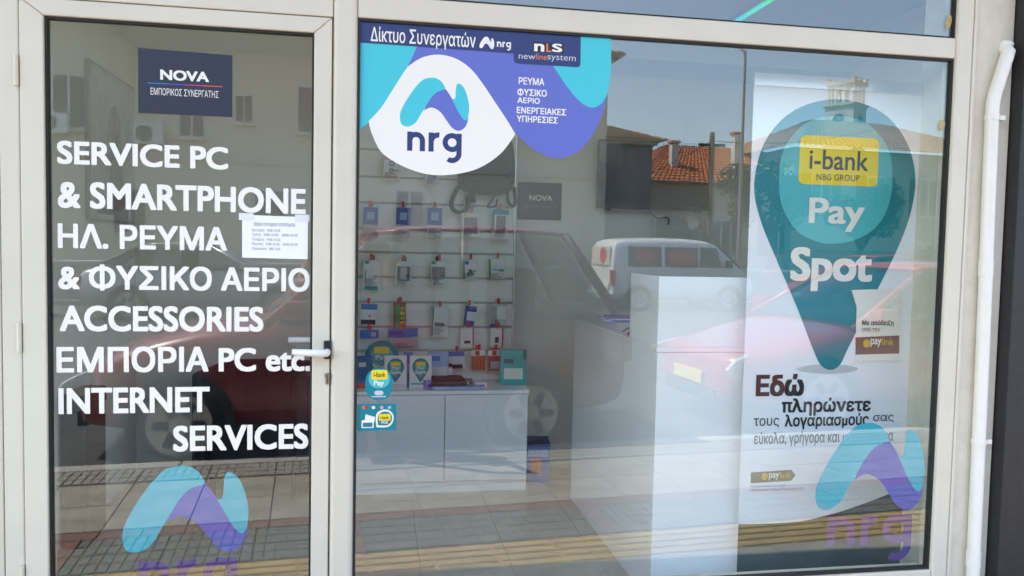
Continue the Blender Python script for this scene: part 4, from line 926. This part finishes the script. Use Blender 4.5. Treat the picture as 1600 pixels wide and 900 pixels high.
car('parked_car', 'bright red car parked nose-in behind the other red car at the kerb', 'car', S(5.22, 3.84, RZ), -TH, cst(-2.05, 2.1, .80, .92, .98, .85),
    [(-.95, .92), (-.10, 1.40), (1.0, 1.42), (1.85, .98)], .80, .60, (-1.25, 1.30), .30, REDPAINT2, plate=PLATEY)
car('silver_car', 'pale silver car across the street, nose to the right', 'car', S(-2.15, 14.2, RZ), -TH, cst(-2.2, 2.2, .85, .96, 1.0, .86),
    [(-1.0, .96), (-.15, 1.42), (1.05, 1.44), (1.9, 1.0)], .80, .60, (-1.40, 1.30), .31, SILVER, flip=True)
car('silver_car', 'pale silver car across the street behind the first silver car', 'car', S(-7.2, 14.3, RZ), -TH, cst(-2.1, 2.2, .88, 1.0, 1.04, .86),
    [(-1.0, 1.0), (-.25, 1.48), (1.25, 1.50), (1.95, 1.05)], .80, .62, (-1.35, 1.32), .31, mat('car_pale_grey', (.60, .60, .57), .3, .1, coat=1.0), flip=True)
car('parked_car', 'red hatchback parked across the street beyond the white van', 'car', S(14.6, 15.9, RZ), -TH, cst(-1.95, 1.95, .90, .98, 1.02, .82),
    [(-.72, .98), (.0, 1.46), (1.15, 1.48), (1.72, 1.04)], .78, .62, (-1.27, 1.18), .29, mat('car_far_red', (.45, .03, .03), .3, coat=1.0))
# --- white van
van = thing('delivery_van', 'white van with red roundels parked by the low wall', 'van', S(8.95, 16.2, RZ), -TH)
def vloft(b, secs):
    n = len(secs[0])
    b0 = len(b.v)
    for s_ in secs: b.v += s_
    for i in range(len(secs)-1):
        for k in range(n): b.f.append([b0+i*n+k, b0+i*n+(k+1) % n, b0+(i+1)*n+(k+1) % n, b0+(i+1)*n+k]); b.mi.append(0)
    b.f.append([b0+k for k in range(n)]); b.mi.append(0); b.f.append([b0+(len(secs)-1)*n+k for k in range(n)][::-1]); b.mi.append(0)
b = MB(); secs = []
for x, z0, z1, w_ in [(-1.86, .32, 1.02, .78), (-1.82, .28, 1.70, .80), (-1.70, .26, 1.80, .82), (-.5, .24, 1.83, .82), (.6, .24, 1.82, .82), (1.05, .24, 1.74, .82), (1.75, .24, 1.08, .81), (2.05, .26, .92, .78), (2.15, .32, .70, .70)]:
    h = z1-z0
    half = [(0, z0), (w_*.9, z0), (w_, z0+h*.15), (w_, z0+h*.50), (w_*.95, z0+h*.78), (w_*.88, z0+h*.95), (w_*.76, z1), (0, z1+.03)]
    secs.append([(x, y, z) for y, z in half] + [(x, -y, z) for y, z in reversed(half[1:-1])])
vloft(b, secs); o = b.build('body', VANWHITE, van, smooth=True); m = o.modifiers.new('sub', 'SUBSURF'); m.levels = 1; m.render_levels = 2
DG = mat('van_glass', (.03, .035, .04), .08)
for x0, x1 in ((-1.45, -.55), (-.45, .45), (.52, 1.12)):
    for sg in (1, -1):
        q = [(x0, 1.12), (x1, 1.12), (x1-(.12 if x1 > 1 else 0), 1.62), (x0, 1.62)]
        o = MB().prism_y(q, -.006, .006).build('side_window', DG, van, bevel=.004); o.location = (0, sg*.802, 0); o.rotation_euler = (sg*R(7.5), 0, 0); o.location.z = 0; o.location.y = sg*(.802+.17)
VRED = ink('van_red', (196, 60, 64))
def el(cx, cz, rx, rz_, n=28): return [(cx+rx*math.cos(2*math.pi*k/n), cz+rz_*math.sin(2*math.pi*k/n)) for k in range(n)]
for sh in (el(.0, 1.37, .40, .20), el(-1.0, 1.37, .30, .17)):
    o = MB().prism_y(sh, -.004, .004).build('roundel', VRED, van); o.location = (0, .802+.17+.009, 0); o.rotation_euler = (R(7.5), 0, 0)
MB().box(-1.875, -1.835, -.62, .62, 1.12, 1.60).build('rear_window', mat('cream_film', (.62, .58, .46), .3), van, bevel=.01)
b = MB()
n_ = 28; vs = [(-1.882, .20+.24*math.cos(2*math.pi*k/n_), 1.37+.20*math.sin(2*math.pi*k/n_)) for k in range(n_)]
b.add(vs + [(x+.004, y, z) for x, y, z in vs], [tuple(range(n_)), tuple(range(2*n_-1, n_-1, -1))] + [(i, (i+1) % n_, n_+(i+1) % n_, n_+i) for i in range(n_)]); b.build('roundel', VRED, van)
MB().box(-1.93, -1.80, -.80, .80, .26, .44).build('bumper', mat('bumper_grey', (.38, .38, .37), .6), van, bevel=.03)
MB().box(-1.90, -1.862, .15, .62, .56, .68).build('number_plate', PLATEW, van)
MB().tube([(-1.885, .3, 1.08), (-1.90, .05, 1.16)], .010, 8).build('wiper', TRIM, van)
for sg in (1, -1):
    MB().box(-1.88, -1.78, min(sg*.66, sg*.815), max(sg*.66, sg*.815), .62, 1.02).build('tail_light', LAMPR, van, bevel=.015)
    MB().box(2.0, 2.16, min(sg*.42, sg*.72), max(sg*.42, sg*.72), .58, .78).build('headlight', LAMPW, van, bevel=.03)
    MB().box(1.2, 1.35, min(sg*.84, sg*1.0), max(sg*.84, sg*1.0), 1.1, 1.3).build('mirror', TRIM, van, bevel=.03)
    for x in (-1.15, 1.35):
        MB().disc_y(x, .31, .36, min(sg*.66, sg*.822), max(sg*.66, sg*.822), 28).build('wheel_arch', TRIM, van); wheel(van, x, sg*.755, .30, sg)
MB().add([(1.74, .68, 1.10), (1.74, -.68, 1.10), (1.10, -.66, 1.70), (1.10, .66, 1.70)], [(0, 1, 2, 3)]).build('windscreen', DG, van).location = (.012, 0, .012)

# --- low wall with railing
LW = mat('low_wall_render', (.46, .43, .36), .9, var=.15, scale=2, bump=.1); CAP = mat('wall_cap', (.70, .68, .62), .8, var=.08, scale=4)
lw = thing('low_wall', 'long low rendered wall with pale coping across the street', 'wall', S(0, 17.75, 0), -TH)
for i in range(8):
    MB().box(-32+8*i+.01, -24+8*i-.01, -.10, .10, -.05, .86).build('wall_panel', LW, lw); MB().box(-32+8*i+.004, -24+8*i-.004, -.14, .14, .8605, .93).build('coping', CAP, lw, bevel=.01)
rl = thing('railing', 'thin grey metal railing on top of the low wall', 'railing', S(0, 17.75, .93), -TH)
IRON = mat('railing_paint', (.16, .16, .15), .5, .3)
for z in (.08, .58): MB().box(2, 20, -.015, .015, z, z+.03).build('rail', IRON, rl)
for i in range(10): MB().box(2+2*i-.02 if i < 9 else 19.96, 2+2*i+.02 if i < 9 else 20.0, -.02, .02, 0, .64).build('post', IRON, rl)
b = MB()
for i in range(150): b.box(2.1+.119*i, 2.116+.119*i, -.008, .008, .111, .579)
b.build('bars', IRON, rl, kind='stuff')

# --- opposite buildings
BEIGE = mat('beige_render', (.74, .67, .50), .9, var=.07, scale=.8, bump=.05); BEIGE2 = mat('beige_band', (.66, .60, .47), .9); TILE = mat('roof_tile', (.46, .20, .10), .85, var=.35, scale=6, bump=.2)
TILE2 = mat('roof_tile_pale', (.50, .30, .20), .85, var=.3, scale=5, bump=.2); SHUT = mat('brown_shutter', (.10, .07, .05), .7); WINF = mat('window_frame_white', (.66, .65, .62), .5); WGL = mat('house_glass', (.03, .04, .05), .06)
def bwin(t, x, z, w_, h_, y, shutters=False):
    f = MB().box(x-w_/2, x+w_/2, y-.03, y+.05, z, z+h_).build('window', WINF, t, bevel=.01)
    for sx in (-1, 1): MB().box(x+sx*w_*.24-w_*.20, x+sx*w_*.24+w_*.20, y+.052, y+.058, z+.06, z+h_-.06).build('pane', WGL, f)
    MB().box(x-w_/2-.08, x+w_/2+.08, y, y+.16, z-.07, z-.004).build('sill', BEIGE2, f)
    if shutters:
        for sx in (-1, 1): MB().box(x+sx*(w_*.75)-w_*.24, x+sx*(w_*.75)+w_*.24, y+.004, y+.05, z, z+h_).build('shutter', SHUT, f)
def wave_roof(name, m, pts4, nrow, ncol, t, amp=.05):
    """corrugated tile sheet over the quad a,b (eave) c,d (ridge)"""
    a, b_, c, d = [Vector(p) for p in pts4]; nrm = (b_-a).cross(d-a).normalized()
    if nrm.z < 0: nrm = -nrm
    mb = MB(); K = ncol*6
    for j in range(nrow+1):
        for s_ in (0, 1):
            if j == nrow and s_: break
            v_ = (j+s_*.98)/nrow
            for i in range(K+1):
                u = i/K; p = (a.lerp(b_, u)).lerp(d.lerp(c, u), v_)
                p = p + nrm*(amp*abs(math.sin(math.pi*ncol*u)) + (amp*.7 if not s_ else 0))
                mb.v.append(tuple(p))
    rows = 2*nrow+1
    for j in range(rows-1):
        for i in range(K): mb.f.append([j*(K+1)+i, j*(K+1)+i+1, (j+1)*(K+1)+i+1, (j+1)*(K+1)+i]); mb.mi.append(0)
    return mb.build(name, m, t)
hb = thing('beige_house', 'large beige two-storey building with tiled eaves across the street', 'building', S(0, 21.4, 0), -TH)
MB().box(-15, 9.2, -9, 0, 0, 7.45).build('wall', BEIGE, hb)
MB().box(-15, 9.2, .002, .06, 3.70, 3.95).build('string_course', BEIGE2, hb); MB().box(-15.1, 9.35, -9.1, .22, 7.452, 7.62).build('cornice', BEIGE2, hb, bevel=.03)
wave_roof('roof', TILE, [(-15.4, .55, 7.60), (9.6, .55, 7.60), (6.4, -4.5, 9.4), (-12, -4.5, 9.4)], 18, 100, hb)
wave_roof('roof', TILE, [(9.6, .55, 7.60), (9.6, -9.6, 7.60), (6.4, -4.5, 9.4), (6.4, -4.5, 9.4)], 18, 40, hb)
tm = MB()
for k in range(7):
    a0 = math.pi*k/6; tm.v += [(.115*math.cos(a0), .0, .075*math.sin(a0)), (.095*math.cos(a0), -.42, .075*math.sin(a0)+.13)]
for k in range(6): tm.f.append([2*k, 2*k+2, 2*k+3, 2*k+1]); tm.mi.append(0)
tme = tm.mesh('eave_tile', TILE2, True)
for i in range(104):
    o = bpy.data.objects.new('eave_tile', tme); link(o, hb); o.location = (-15.3+.239*i, .72+random.uniform(-.02, .02), 7.60+random.uniform(-.008, .008)); o.rotation_euler = (0, 0, random.uniform(-.04, .04))
for px, py, w_, h_, shu in ((104, 158, .85, 1.5, 0), (298, 188, .7, 1.0, 0), (380, 170, .5, .85, 0), (488, 172, .9, 1.4, 0), (700, 180, .9, 1.4, 0), (900, 180, .9, 1.4, 0), (200, 330, .9, 1.3, 0), (420, 330, .9, 1.3, 0), (640, 330, .9, 1.3, 0)):
    p = at(px, py, 22.0); u, _ = UV(p.x, 22.0); p = at(px, py, 21.4*math.cos(TH)+u*math.sin(TH)); u, _ = UV(p.x, 21.4)
    bwin(hb, u, p.z-h_/2, w_, h_, 0, shu)
for i, (px, py) in enumerate(((102, 200), (242, 215))):
    p = at(px, py, 21.6); u, _ = UV(p.x, 21.4)
    ac = thing('air_conditioner', ['white air conditioner on the beige wall at the far left', 'white air conditioner on the beige wall under a small window'][i], 'air conditioner', S(u, 21.4, p.z-.3) , -TH)
    MB().box(-.40, .40, .06, .36, 0, .56).build('case', VANWHITE, ac, bevel=.02); MB().disc_y(-.08, .28, .22, .361, .372, 24).build('fan_grille', IRON, ac)
    for sx in (-.3, .3): MB().box(sx-.02, sx+.02, .004, .36, -.05, -.002).build('bracket', IRON, ac)
wg = thing('house_wing', 'lower beige wing with tiled eave beside the large building', 'building', S(10.25, 22.2, 0), -TH)
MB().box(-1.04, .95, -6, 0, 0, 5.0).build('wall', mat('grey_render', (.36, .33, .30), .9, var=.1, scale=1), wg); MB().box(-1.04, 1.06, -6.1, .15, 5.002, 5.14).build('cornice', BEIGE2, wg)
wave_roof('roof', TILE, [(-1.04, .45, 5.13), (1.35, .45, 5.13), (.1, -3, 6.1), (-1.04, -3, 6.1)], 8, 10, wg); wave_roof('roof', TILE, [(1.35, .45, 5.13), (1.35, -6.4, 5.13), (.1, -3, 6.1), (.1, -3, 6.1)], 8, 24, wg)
oh = thing('tiled_house', 'low house with a bright orange tiled roof behind the railing', 'building', S(17.5, 27.5, 0), -TH)
MB().box(-4.6, 4.2, -7, 0, 0, 4.3).build('wall', mat('cream_render', (.66, .60, .46), .9, var=.08, scale=1), oh)
OT = mat('roof_orange', (.56, .22, .09), .85, var=.35, scale=5, bump=.2)
wave_roof('roof', OT, [(-5.0, .5, 4.25), (4.6, .5, 4.25), (3.4, -3.5, 6.3), (-1.6, -3.5, 6.3)], 14, 40, oh); wave_roof('roof', OT, [(-5.0, -7.5, 4.25), (-5.0, .5, 4.25), (-1.6, -3.5, 6.3), (-1.6, -3.5, 6.3)], 14, 30, oh)
MB().box(-5.0, 4.6, -7.4, .46, 4.302, 4.36).build('soffit', CAP, oh)
for x in (-3.2, -.6, 2.2): bwin(oh, x, 1.3, 1.0, 1.5, 0, True)
for x, y, h in ((-2.3, -1.2, 6.1), (.6, -1.0, 6.6)):
    MB().box(x-.16, x+.16, y-.16, y+.16, 4.4, h).build('chimney', CAP, oh, bevel=.02); MB().box(x-.22, x+.22, y-.22, y+.22, h+.002, h+.10).build('chimney_cap', TILE, oh)
th_ = thing('hipped_house', 'grey-green house with a hipped tile roof in front of the clock tower', 'building', S(25.6, 27.0, 0), -TH)
MB().box(-5.6, 6, -8, 0, 0, 6.0).build('wall', mat('green_grey_render', (.38, .40, .33), .9, var=.1, scale=1), th_)
wave_roof('roof', TILE2, [(-6.1, .6, 5.95), (6.5, .6, 5.95), (2.2, -4, 7.9), (-2.0, -4, 7.9)], 12, 44, th_, .07); wave_roof('roof', TILE2, [(-6.1, -8.6, 5.95), (-6.1, .6, 5.95), (-2.0, -4, 7.9), (-2.0, -4, 7.9)], 12, 32, th_, .07)
for x in (-4.2, -1.4, 1.4, 4.2): bwin(th_, x, 3.2, 1.0, 1.7, 0, True)
# --- clock tower
p = at(1320, 205, 60); u, v_ = UV(p.x, 60.0)
tw = thing('clock_tower', 'pale clock tower with open columned top above the tiled roofs', 'tower', S(u, v_, 0), -TH+R(-28))
TWM = mat('tower_stone', (.64, .62, .55), .85, var=.08, scale=1.5)
MB().box(-1.25, 1.25, -1.25, 1.25, 0, 14.1).build('shaft', TWM, tw); MB().box(-1.42, 1.42, -1.42, 1.42, 14.102, 14.35).build('cornice', TWM, tw, bevel=.04)
for sx in (-1.05, -.35, .35, 1.05):
    for sy in (-1.05, -.35, .35, 1.05):
        if max(abs(sx), abs(sy)) > 1: MB().tube([(sx, sy, 14.35), (sx, sy, 15.9)], [.13, .11], 10).build('column', TWM, tw)
MB().box(-1.3, 1.3, -1.3, 1.3, 15.902, 16.2).build('lintel', TWM, tw, bevel=.03)
for sx in (-1.1, 0, 1.1):
    for sy in (-1.1, 1.1): MB().box(sx-.16, sx+.16, sy-.16, sy+.16, 16.202, 16.55).build('pinnacle', TWM, tw)
for ang in (0, 90, 180, 270):
    f = MB().disc_y(0, 13.0, .62, 1.252, 1.30, 32).build('clock_face', mat('clock_dial', (.55, .55, .50), .5), tw); f.rotation_euler = (0, 0, R(ang))
    MB().disc_y(0, 13.0, .46, 1.302, 1.312, 32).build('dial', mat('clock_dark', (.10, .10, .09), .5), f)
    MB().box(-.03, .03, 1.314, 1.322, 13.0, 13.4).build('hand', WINF, f); MB().box(-.02, .25, 1.324, 1.330, 12.97, 13.02).build('hand', WINF, f)
# --- poles and wire
POLE = mat('pole_grey', (.30, .29, .26), .7, var=.15, scale=4); WOOD = mat('pole_wood', (.20, .15, .11), .85, var=.3, scale=6)
p = at(1157, 300, 17.6); u, v_ = UV(p.x, 17.6)
pl = thing('lamp_post', 'slim grey post rising above the railing', 'post', S(u, v_, 0), 0)
MB().tube([(0, 0, .02), (0, 0, 6.9)], [.06, .035], 10).build('shaft', POLE, pl); MB().tube([(0, 0, 6.85), (-.4, .1, 7.1), (-.9, .2, 7.15)], .025, 8).build('arm', POLE, pl); MB().box(-1.2, -.85, .12, .28, 7.08, 7.18).build('lamp_head', POLE, pl, bevel=.03)
p = at(1110, 300, 24.0); u2, v2 = UV(p.x, 24.0)
up = thing('utility_pole', 'wooden utility pole with cables in front of the orange roof', 'pole', S(u2, v2, 0), 0)
MB().tube([(0, 0, .02), (0, 0, 5.7)], [.12, .09], 10).build('shaft', WOOD, up); MB().box(-.5, .5, -.04, .04, 5.2, 5.3).build('cross_arm', WOOD, up)
q = [(0-5.2*i/10, .6*i/10, 5.4-2.4*(i/10)+.8*(i/10)*(i/10-1)) for i in range(11)]; MB().tube(q, .012, 6).build('cable', TRIM, up); q = [(6*i/10, .4*i/10, 5.4+.6*(i/10)+1.0*(i/10)*(i/10-1)) for i in range(11)]; MB().tube(q, .012, 6).build('cable', TRIM, up)

# --- trees and hedge
def leaf_mat(name, c):
    m = mat(name, c, .6, var=.45, scale=3)
    p_ = m.node_tree.nodes['Principled BSDF']; p_.inputs['Transmission Weight'].default_value = 0; return m
LEAF = [leaf_mat('leaf_dark', (.045, .075, .022)), leaf_mat('leaf_mid', (.075, .115, .035)), leaf_mat('leaf_light', (.11, .14, .05))]
BARK = mat('bark', (.14, .11, .08), .95, var=.3, scale=10, bump=.5)
def leaves(t, name, blobs, n, sz):
    b = MB()
    for _ in range(n):
        c, r = random.choice(blobs)
        d = Vector((random.gauss(0, 1), random.gauss(0, 1), random.gauss(0, 1))).normalized()*(random.random()**.45)
        p = Vector(c)+Vector((d.x*r[0], d.y*r[1], d.z*r[2]))
        a = Vector((random.uniform(-1, 1), random.uniform(-1, 1), random.uniform(-.6, .6))).normalized(); e = a.orthogonal().normalized()
        s_ = sz*random.uniform(.6, 1.3); b.cur = random.choice((0, 0, 1, 1, 2))
        b.add([p-a*s_, p+e*s_*.45, p+a*s_, p-e*s_*.45], [(0, 1, 2, 3)])
    b.build(name, LEAF, t)
def tree(label, u, v_, h, spread, n=2600):
    t = thing('tree', label, 'tree', S(u, v_, .02), random.random()*6)
    b = MB(); b.tube([(0, 0, 0), (.04, .02, h*.25), (0, .05, h*.5), (.05, 0, h*.75)], [.16, .12, .09, .04], 9)
    blobs = []
    for k in range(9):
        a = k*2.4; rr = spread*(.35+.5*random.random()); z = h*(.5+.45*random.random())
        c = (rr*math.cos(a), rr*math.sin(a), z); b.tube([(.02, .03, h*.42), (c[0]*.5, c[1]*.5, (h*.42+z)/2+.1), c], [.06, .04, .015], 6)
        blobs.append((c, (spread*.45, spread*.45, h*.14)))
    b.build('trunk', BARK, t, smooth=True); leaves(t, 'crown', blobs, n, .11)
tree('bushy green tree behind the wall left of the tower roofs', 14.6, 20.2, 4.4, 1.5)
tree('second green tree nearer the tower roofs', 17.8, 19.8, 3.6, 1.4)
tree('small dark tree beside the orange-roofed house', 13.0, 23.5, 2.6, .8, 1400)
for i, (u, v_) in enumerate(((19.5, 18.6), (22.0, 18.8))):
    t = thing('shrub', ['rounded green shrub behind the far red car', 'rounded green shrub right of the other shrub by the wall'][i], 'shrub', S(u, v_, .02)); MB().tube([(0, 0, 0), (0, 0, .9)], [.06, .03], 7).build('stem', BARK, t); leaves(t, 'foliage', [((0, 0, 1.0), (1.1, .7, .8)), ((.6, .1, .8), (.7, .6, .6)), ((-.6, 0, .85), (.7, .6, .65))], 1800, .09)

# ================================================================ THE PHOTOGRAPHER (stands before the mullion, phone in front of the chest)
SKIN = mat('skin', (.42, .24, .17), .55, var=.08, scale=20); SHIRT = mat('tshirt', (.05, .055, .07), .9, var=.15, scale=30, bump=.1); SHORTS = mat('shorts', (.05, .05, .055), .9, var=.2, scale=30); SHOE = mat('sandal', (.38, .33, .29), .7); HAIR = mat('hair', (.025, .02, .016), .7, var=.3, scale=60)
ps_ = thing('person', 'person in dark T-shirt and shorts photographing with a phone', 'person', (-.24, -2.98, 0))
J = {'pel': (0, 0, .93, .135), 'waist': (0, .0, 1.08, .125), 'chest': (0, .01, 1.30, .145), 'neckb': (0, .01, 1.45, .075), 'neck': (0, .03, 1.50, .055), 'head': (0, .05, 1.58, .085), 'crown': (0, .045, 1.68, .085),
     'lhip': (-.10, 0, .88, .095), 'lkn': (-.125, .03, .49, .058), 'lan': (-.13, -.01, .09, .036), 'lhe': (-.13, .0, .035, .032), 'lto': (-.15, .19, .028, .028),
     'rhip': (.10, 0, .88, .095), 'rkn': (.165, .03, .49, .058), 'ran': (.215, .03, .09, .036), 'rhe': (.215, .04, .035, .032), 'rto': (.245, .25, .028, .028),
     'lsh': (-.19, .01, 1.40, .060), 'lel': (-.27, .10, 1.15, .043), 'lwr': (.10, .355, 1.385, .026), 'rsh': (.19, .01, 1.40, .060), 'rel': (.31, .10, 1.16, .043), 'rwr': (.335, .345, 1.375, .026),
     'lpa': (.150, .358, 1.415, .024), 'rpa': (.328, .358, 1.415, .024)}
ED = [('pel', 'waist'), ('waist', 'chest'), ('chest', 'neckb'), ('neckb', 'neck'), ('neck', 'head'), ('head', 'crown'), ('pel', 'lhip'), ('lhip', 'lkn'), ('lkn', 'lan'), ('lan', 'lhe'), ('lhe', 'lto'), ('pel', 'rhip'), ('rhip', 'rkn'), ('rkn', 'ran'), ('ran', 'rhe'), ('rhe', 'rto'),
      ('chest', 'lsh'), ('lsh', 'lel'), ('lel', 'lwr'), ('lwr', 'lpa'), ('chest', 'rsh'), ('rsh', 'rel'), ('rel', 'rwr'), ('rwr', 'rpa')]
# five fingers on each hand, closed on the edges of the phone
for sd, sx in (('l', 1), ('r', -1)):
    bx_, by_, bz_ = J[sd+'pa'][:3]
    for k in range(4):
        z = bz_-.012+.017*k; ln = (.9, 1.05, 1.0, .8)[k]
        J['%sf%da' % (sd, k)] = (bx_+sx*.010, by_-.012, z, .0085); J['%sf%db' % (sd, k)] = (bx_+sx*.026*ln, by_-.022, z+.004, .0080); J['%sf%dc' % (sd, k)] = (bx_+sx*.045*ln, by_-.016, z+.006, .0072)
        ED += [(sd+'pa', '%sf%da' % (sd, k)), ('%sf%da' % (sd, k), '%sf%db' % (sd, k)), ('%sf%db' % (sd, k), '%sf%dc' % (sd, k))]
    J[sd+'ta'] = (bx_+sx*.012, by_-.020, bz_-.028, .0105); J[sd+'tb'] = (bx_+sx*.034, by_-.030, bz_-.020, .0095); J[sd+'tc'] = (bx_+sx*.054, by_-.030, bz_-.006, .0085)
    ED += [(sd+'wr', sd+'ta'), (sd+'ta', sd+'tb'), (sd+'tb', sd+'tc')]
names = list(J); me = bpy.data.meshes.new('body'); me.from_pydata([J[n][:3] for n in names], [(names.index(a), names.index(b_)) for a, b_ in ED], [])
tmp = bpy.data.objects.new('body', me); C.objects.link(tmp)
mod = tmp.modifiers.new('skin', 'SKIN'); mod.use_smooth_shade = True; mod.branch_smoothing = .6
for i, n in enumerate(names):
    sv_ = me.skin_vertices[0].data[i]; r = J[n][3]
    sv_.radius = (r*1.25, r*.85) if n in ('pel', 'waist', 'chest') else (r, r); sv_.use_root = (n == 'pel')
sub = tmp.modifiers.new('sub', 'SUBSURF'); sub.levels = 2; sub.render_levels = 2
dg = bpy.context.evaluated_depsgraph_get(); dg.update()
bme = bpy.data.meshes.new_from_object(tmp.evaluated_get(dg)); bpy.data.objects.remove(tmp)
bme.materials.clear()
for m in (SKIN, SHIRT, SHORTS, SHOE, HAIR): bme.materials.append(m)
for p_ in bme.polygons:
    c = p_.center; p_.use_smooth = True; mi = 0
    arm = abs(c.x) > .175 or (c.y > .14 and c.z > 1.0)
    if c.z < .055: mi = 3
    elif .50 < c.z < .96 and not (abs(c.x) > .24): mi = 2
    elif .96 <= c.z < 1.455 and (not arm or (c.z > 1.25 and c.y < .075)): mi = 1
    elif c.z > 1.60 and (c.y < .075 or c.z > 1.69): mi = 4
    p_.material_index = mi
body = bpy.data.objects.new('body', bme); link(body, ps_)
MB().tube([(0, .130, 1.615), (0, .152, 1.590), (0, .140, 1.578)], [.008, .013, .009], 8).build('nose', SKIN, ps_, smooth=True)
for sx in (-1, 1):
    MB().disc_y(sx*.032, 1.618, .011, .128, .134, 12).build('eye', WHITE, ps_); MB().disc_y(sx*.032, 1.618, .005, .1345, .1365, 10).build('pupil', BLACKP, ps_)
    MB().tube([(sx*.085, .045, 1.625), (sx*.095, .035, 1.605), (sx*.086, .045, 1.580)], [.010, .013, .008], 8).build('ear', SKIN, ps_, smooth=True)
MB().tube([(-.024, .126, 1.548), (0, .133, 1.546), (.024, .126, 1.548)], [.004, .007, .004], 8).build('mouth', mat('lips', (.30, .12, .10), .5), ps_)
for sx, x_, y_ in ((-1, -.142, .08), (1, .232, .13)):
    MB().prism_z(spline([(x_-.040, y_-.13), (x_-.045, y_), (x_-.050, y_+.12), (x_, y_+.165), (x_+.050, y_+.12), (x_+.042, y_), (x_+.036, y_-.13), (x_, y_-.15)], 4), .0, .016).build('sandal_sole', mat('sole', (.55, .50, .45), .8), ps_)
ph = thing('smartphone', 'dark smartphone held up by the photographer', 'phone', (-.0005, -2.616, 1.372))
MB().prism_z(rrect(-.077, .077, -.004, .004, .0035), -.002, .074).build('body', BLACKP, ph)
MB().disc_y(0, .064, .004, .0041, .0050, 14).build('lens', STEEL, ph)

# repeats share a group
GROUPS = {'vinyl_lettering': 'lines of lettering on the door', 'parked_car': 'parked cars', 'silver_car': 'parked cars', 'logo_sticker': 'ribbon logos on the glass', 'window_sticker': 'small stickers on the glass', 'tape_residue': 'tape scraps', 'leaflet_stack': 'leaflets on the cabinet', 'paper_box': 'packs on the cabinet', 'small_box': 'small boxes on the cabinet',
          'phone_box': 'goods hanging on the slat wall', 'earphone_box': 'goods hanging on the slat wall', 'card_pack': 'goods hanging on the slat wall', 'usb_pack': 'goods hanging on the slat wall', 'battery_pack': 'goods hanging on the slat wall', 'tree': 'trees across the street', 'shrub': 'shrubs across the street', 'air_conditioner': 'air conditioners on the beige building'}
for o in list(scene.objects):
    n = o.name.split('.')[0]
    if o.parent is None and n in GROUPS and 'group' not in o: o['group'] = GROUPS[n]
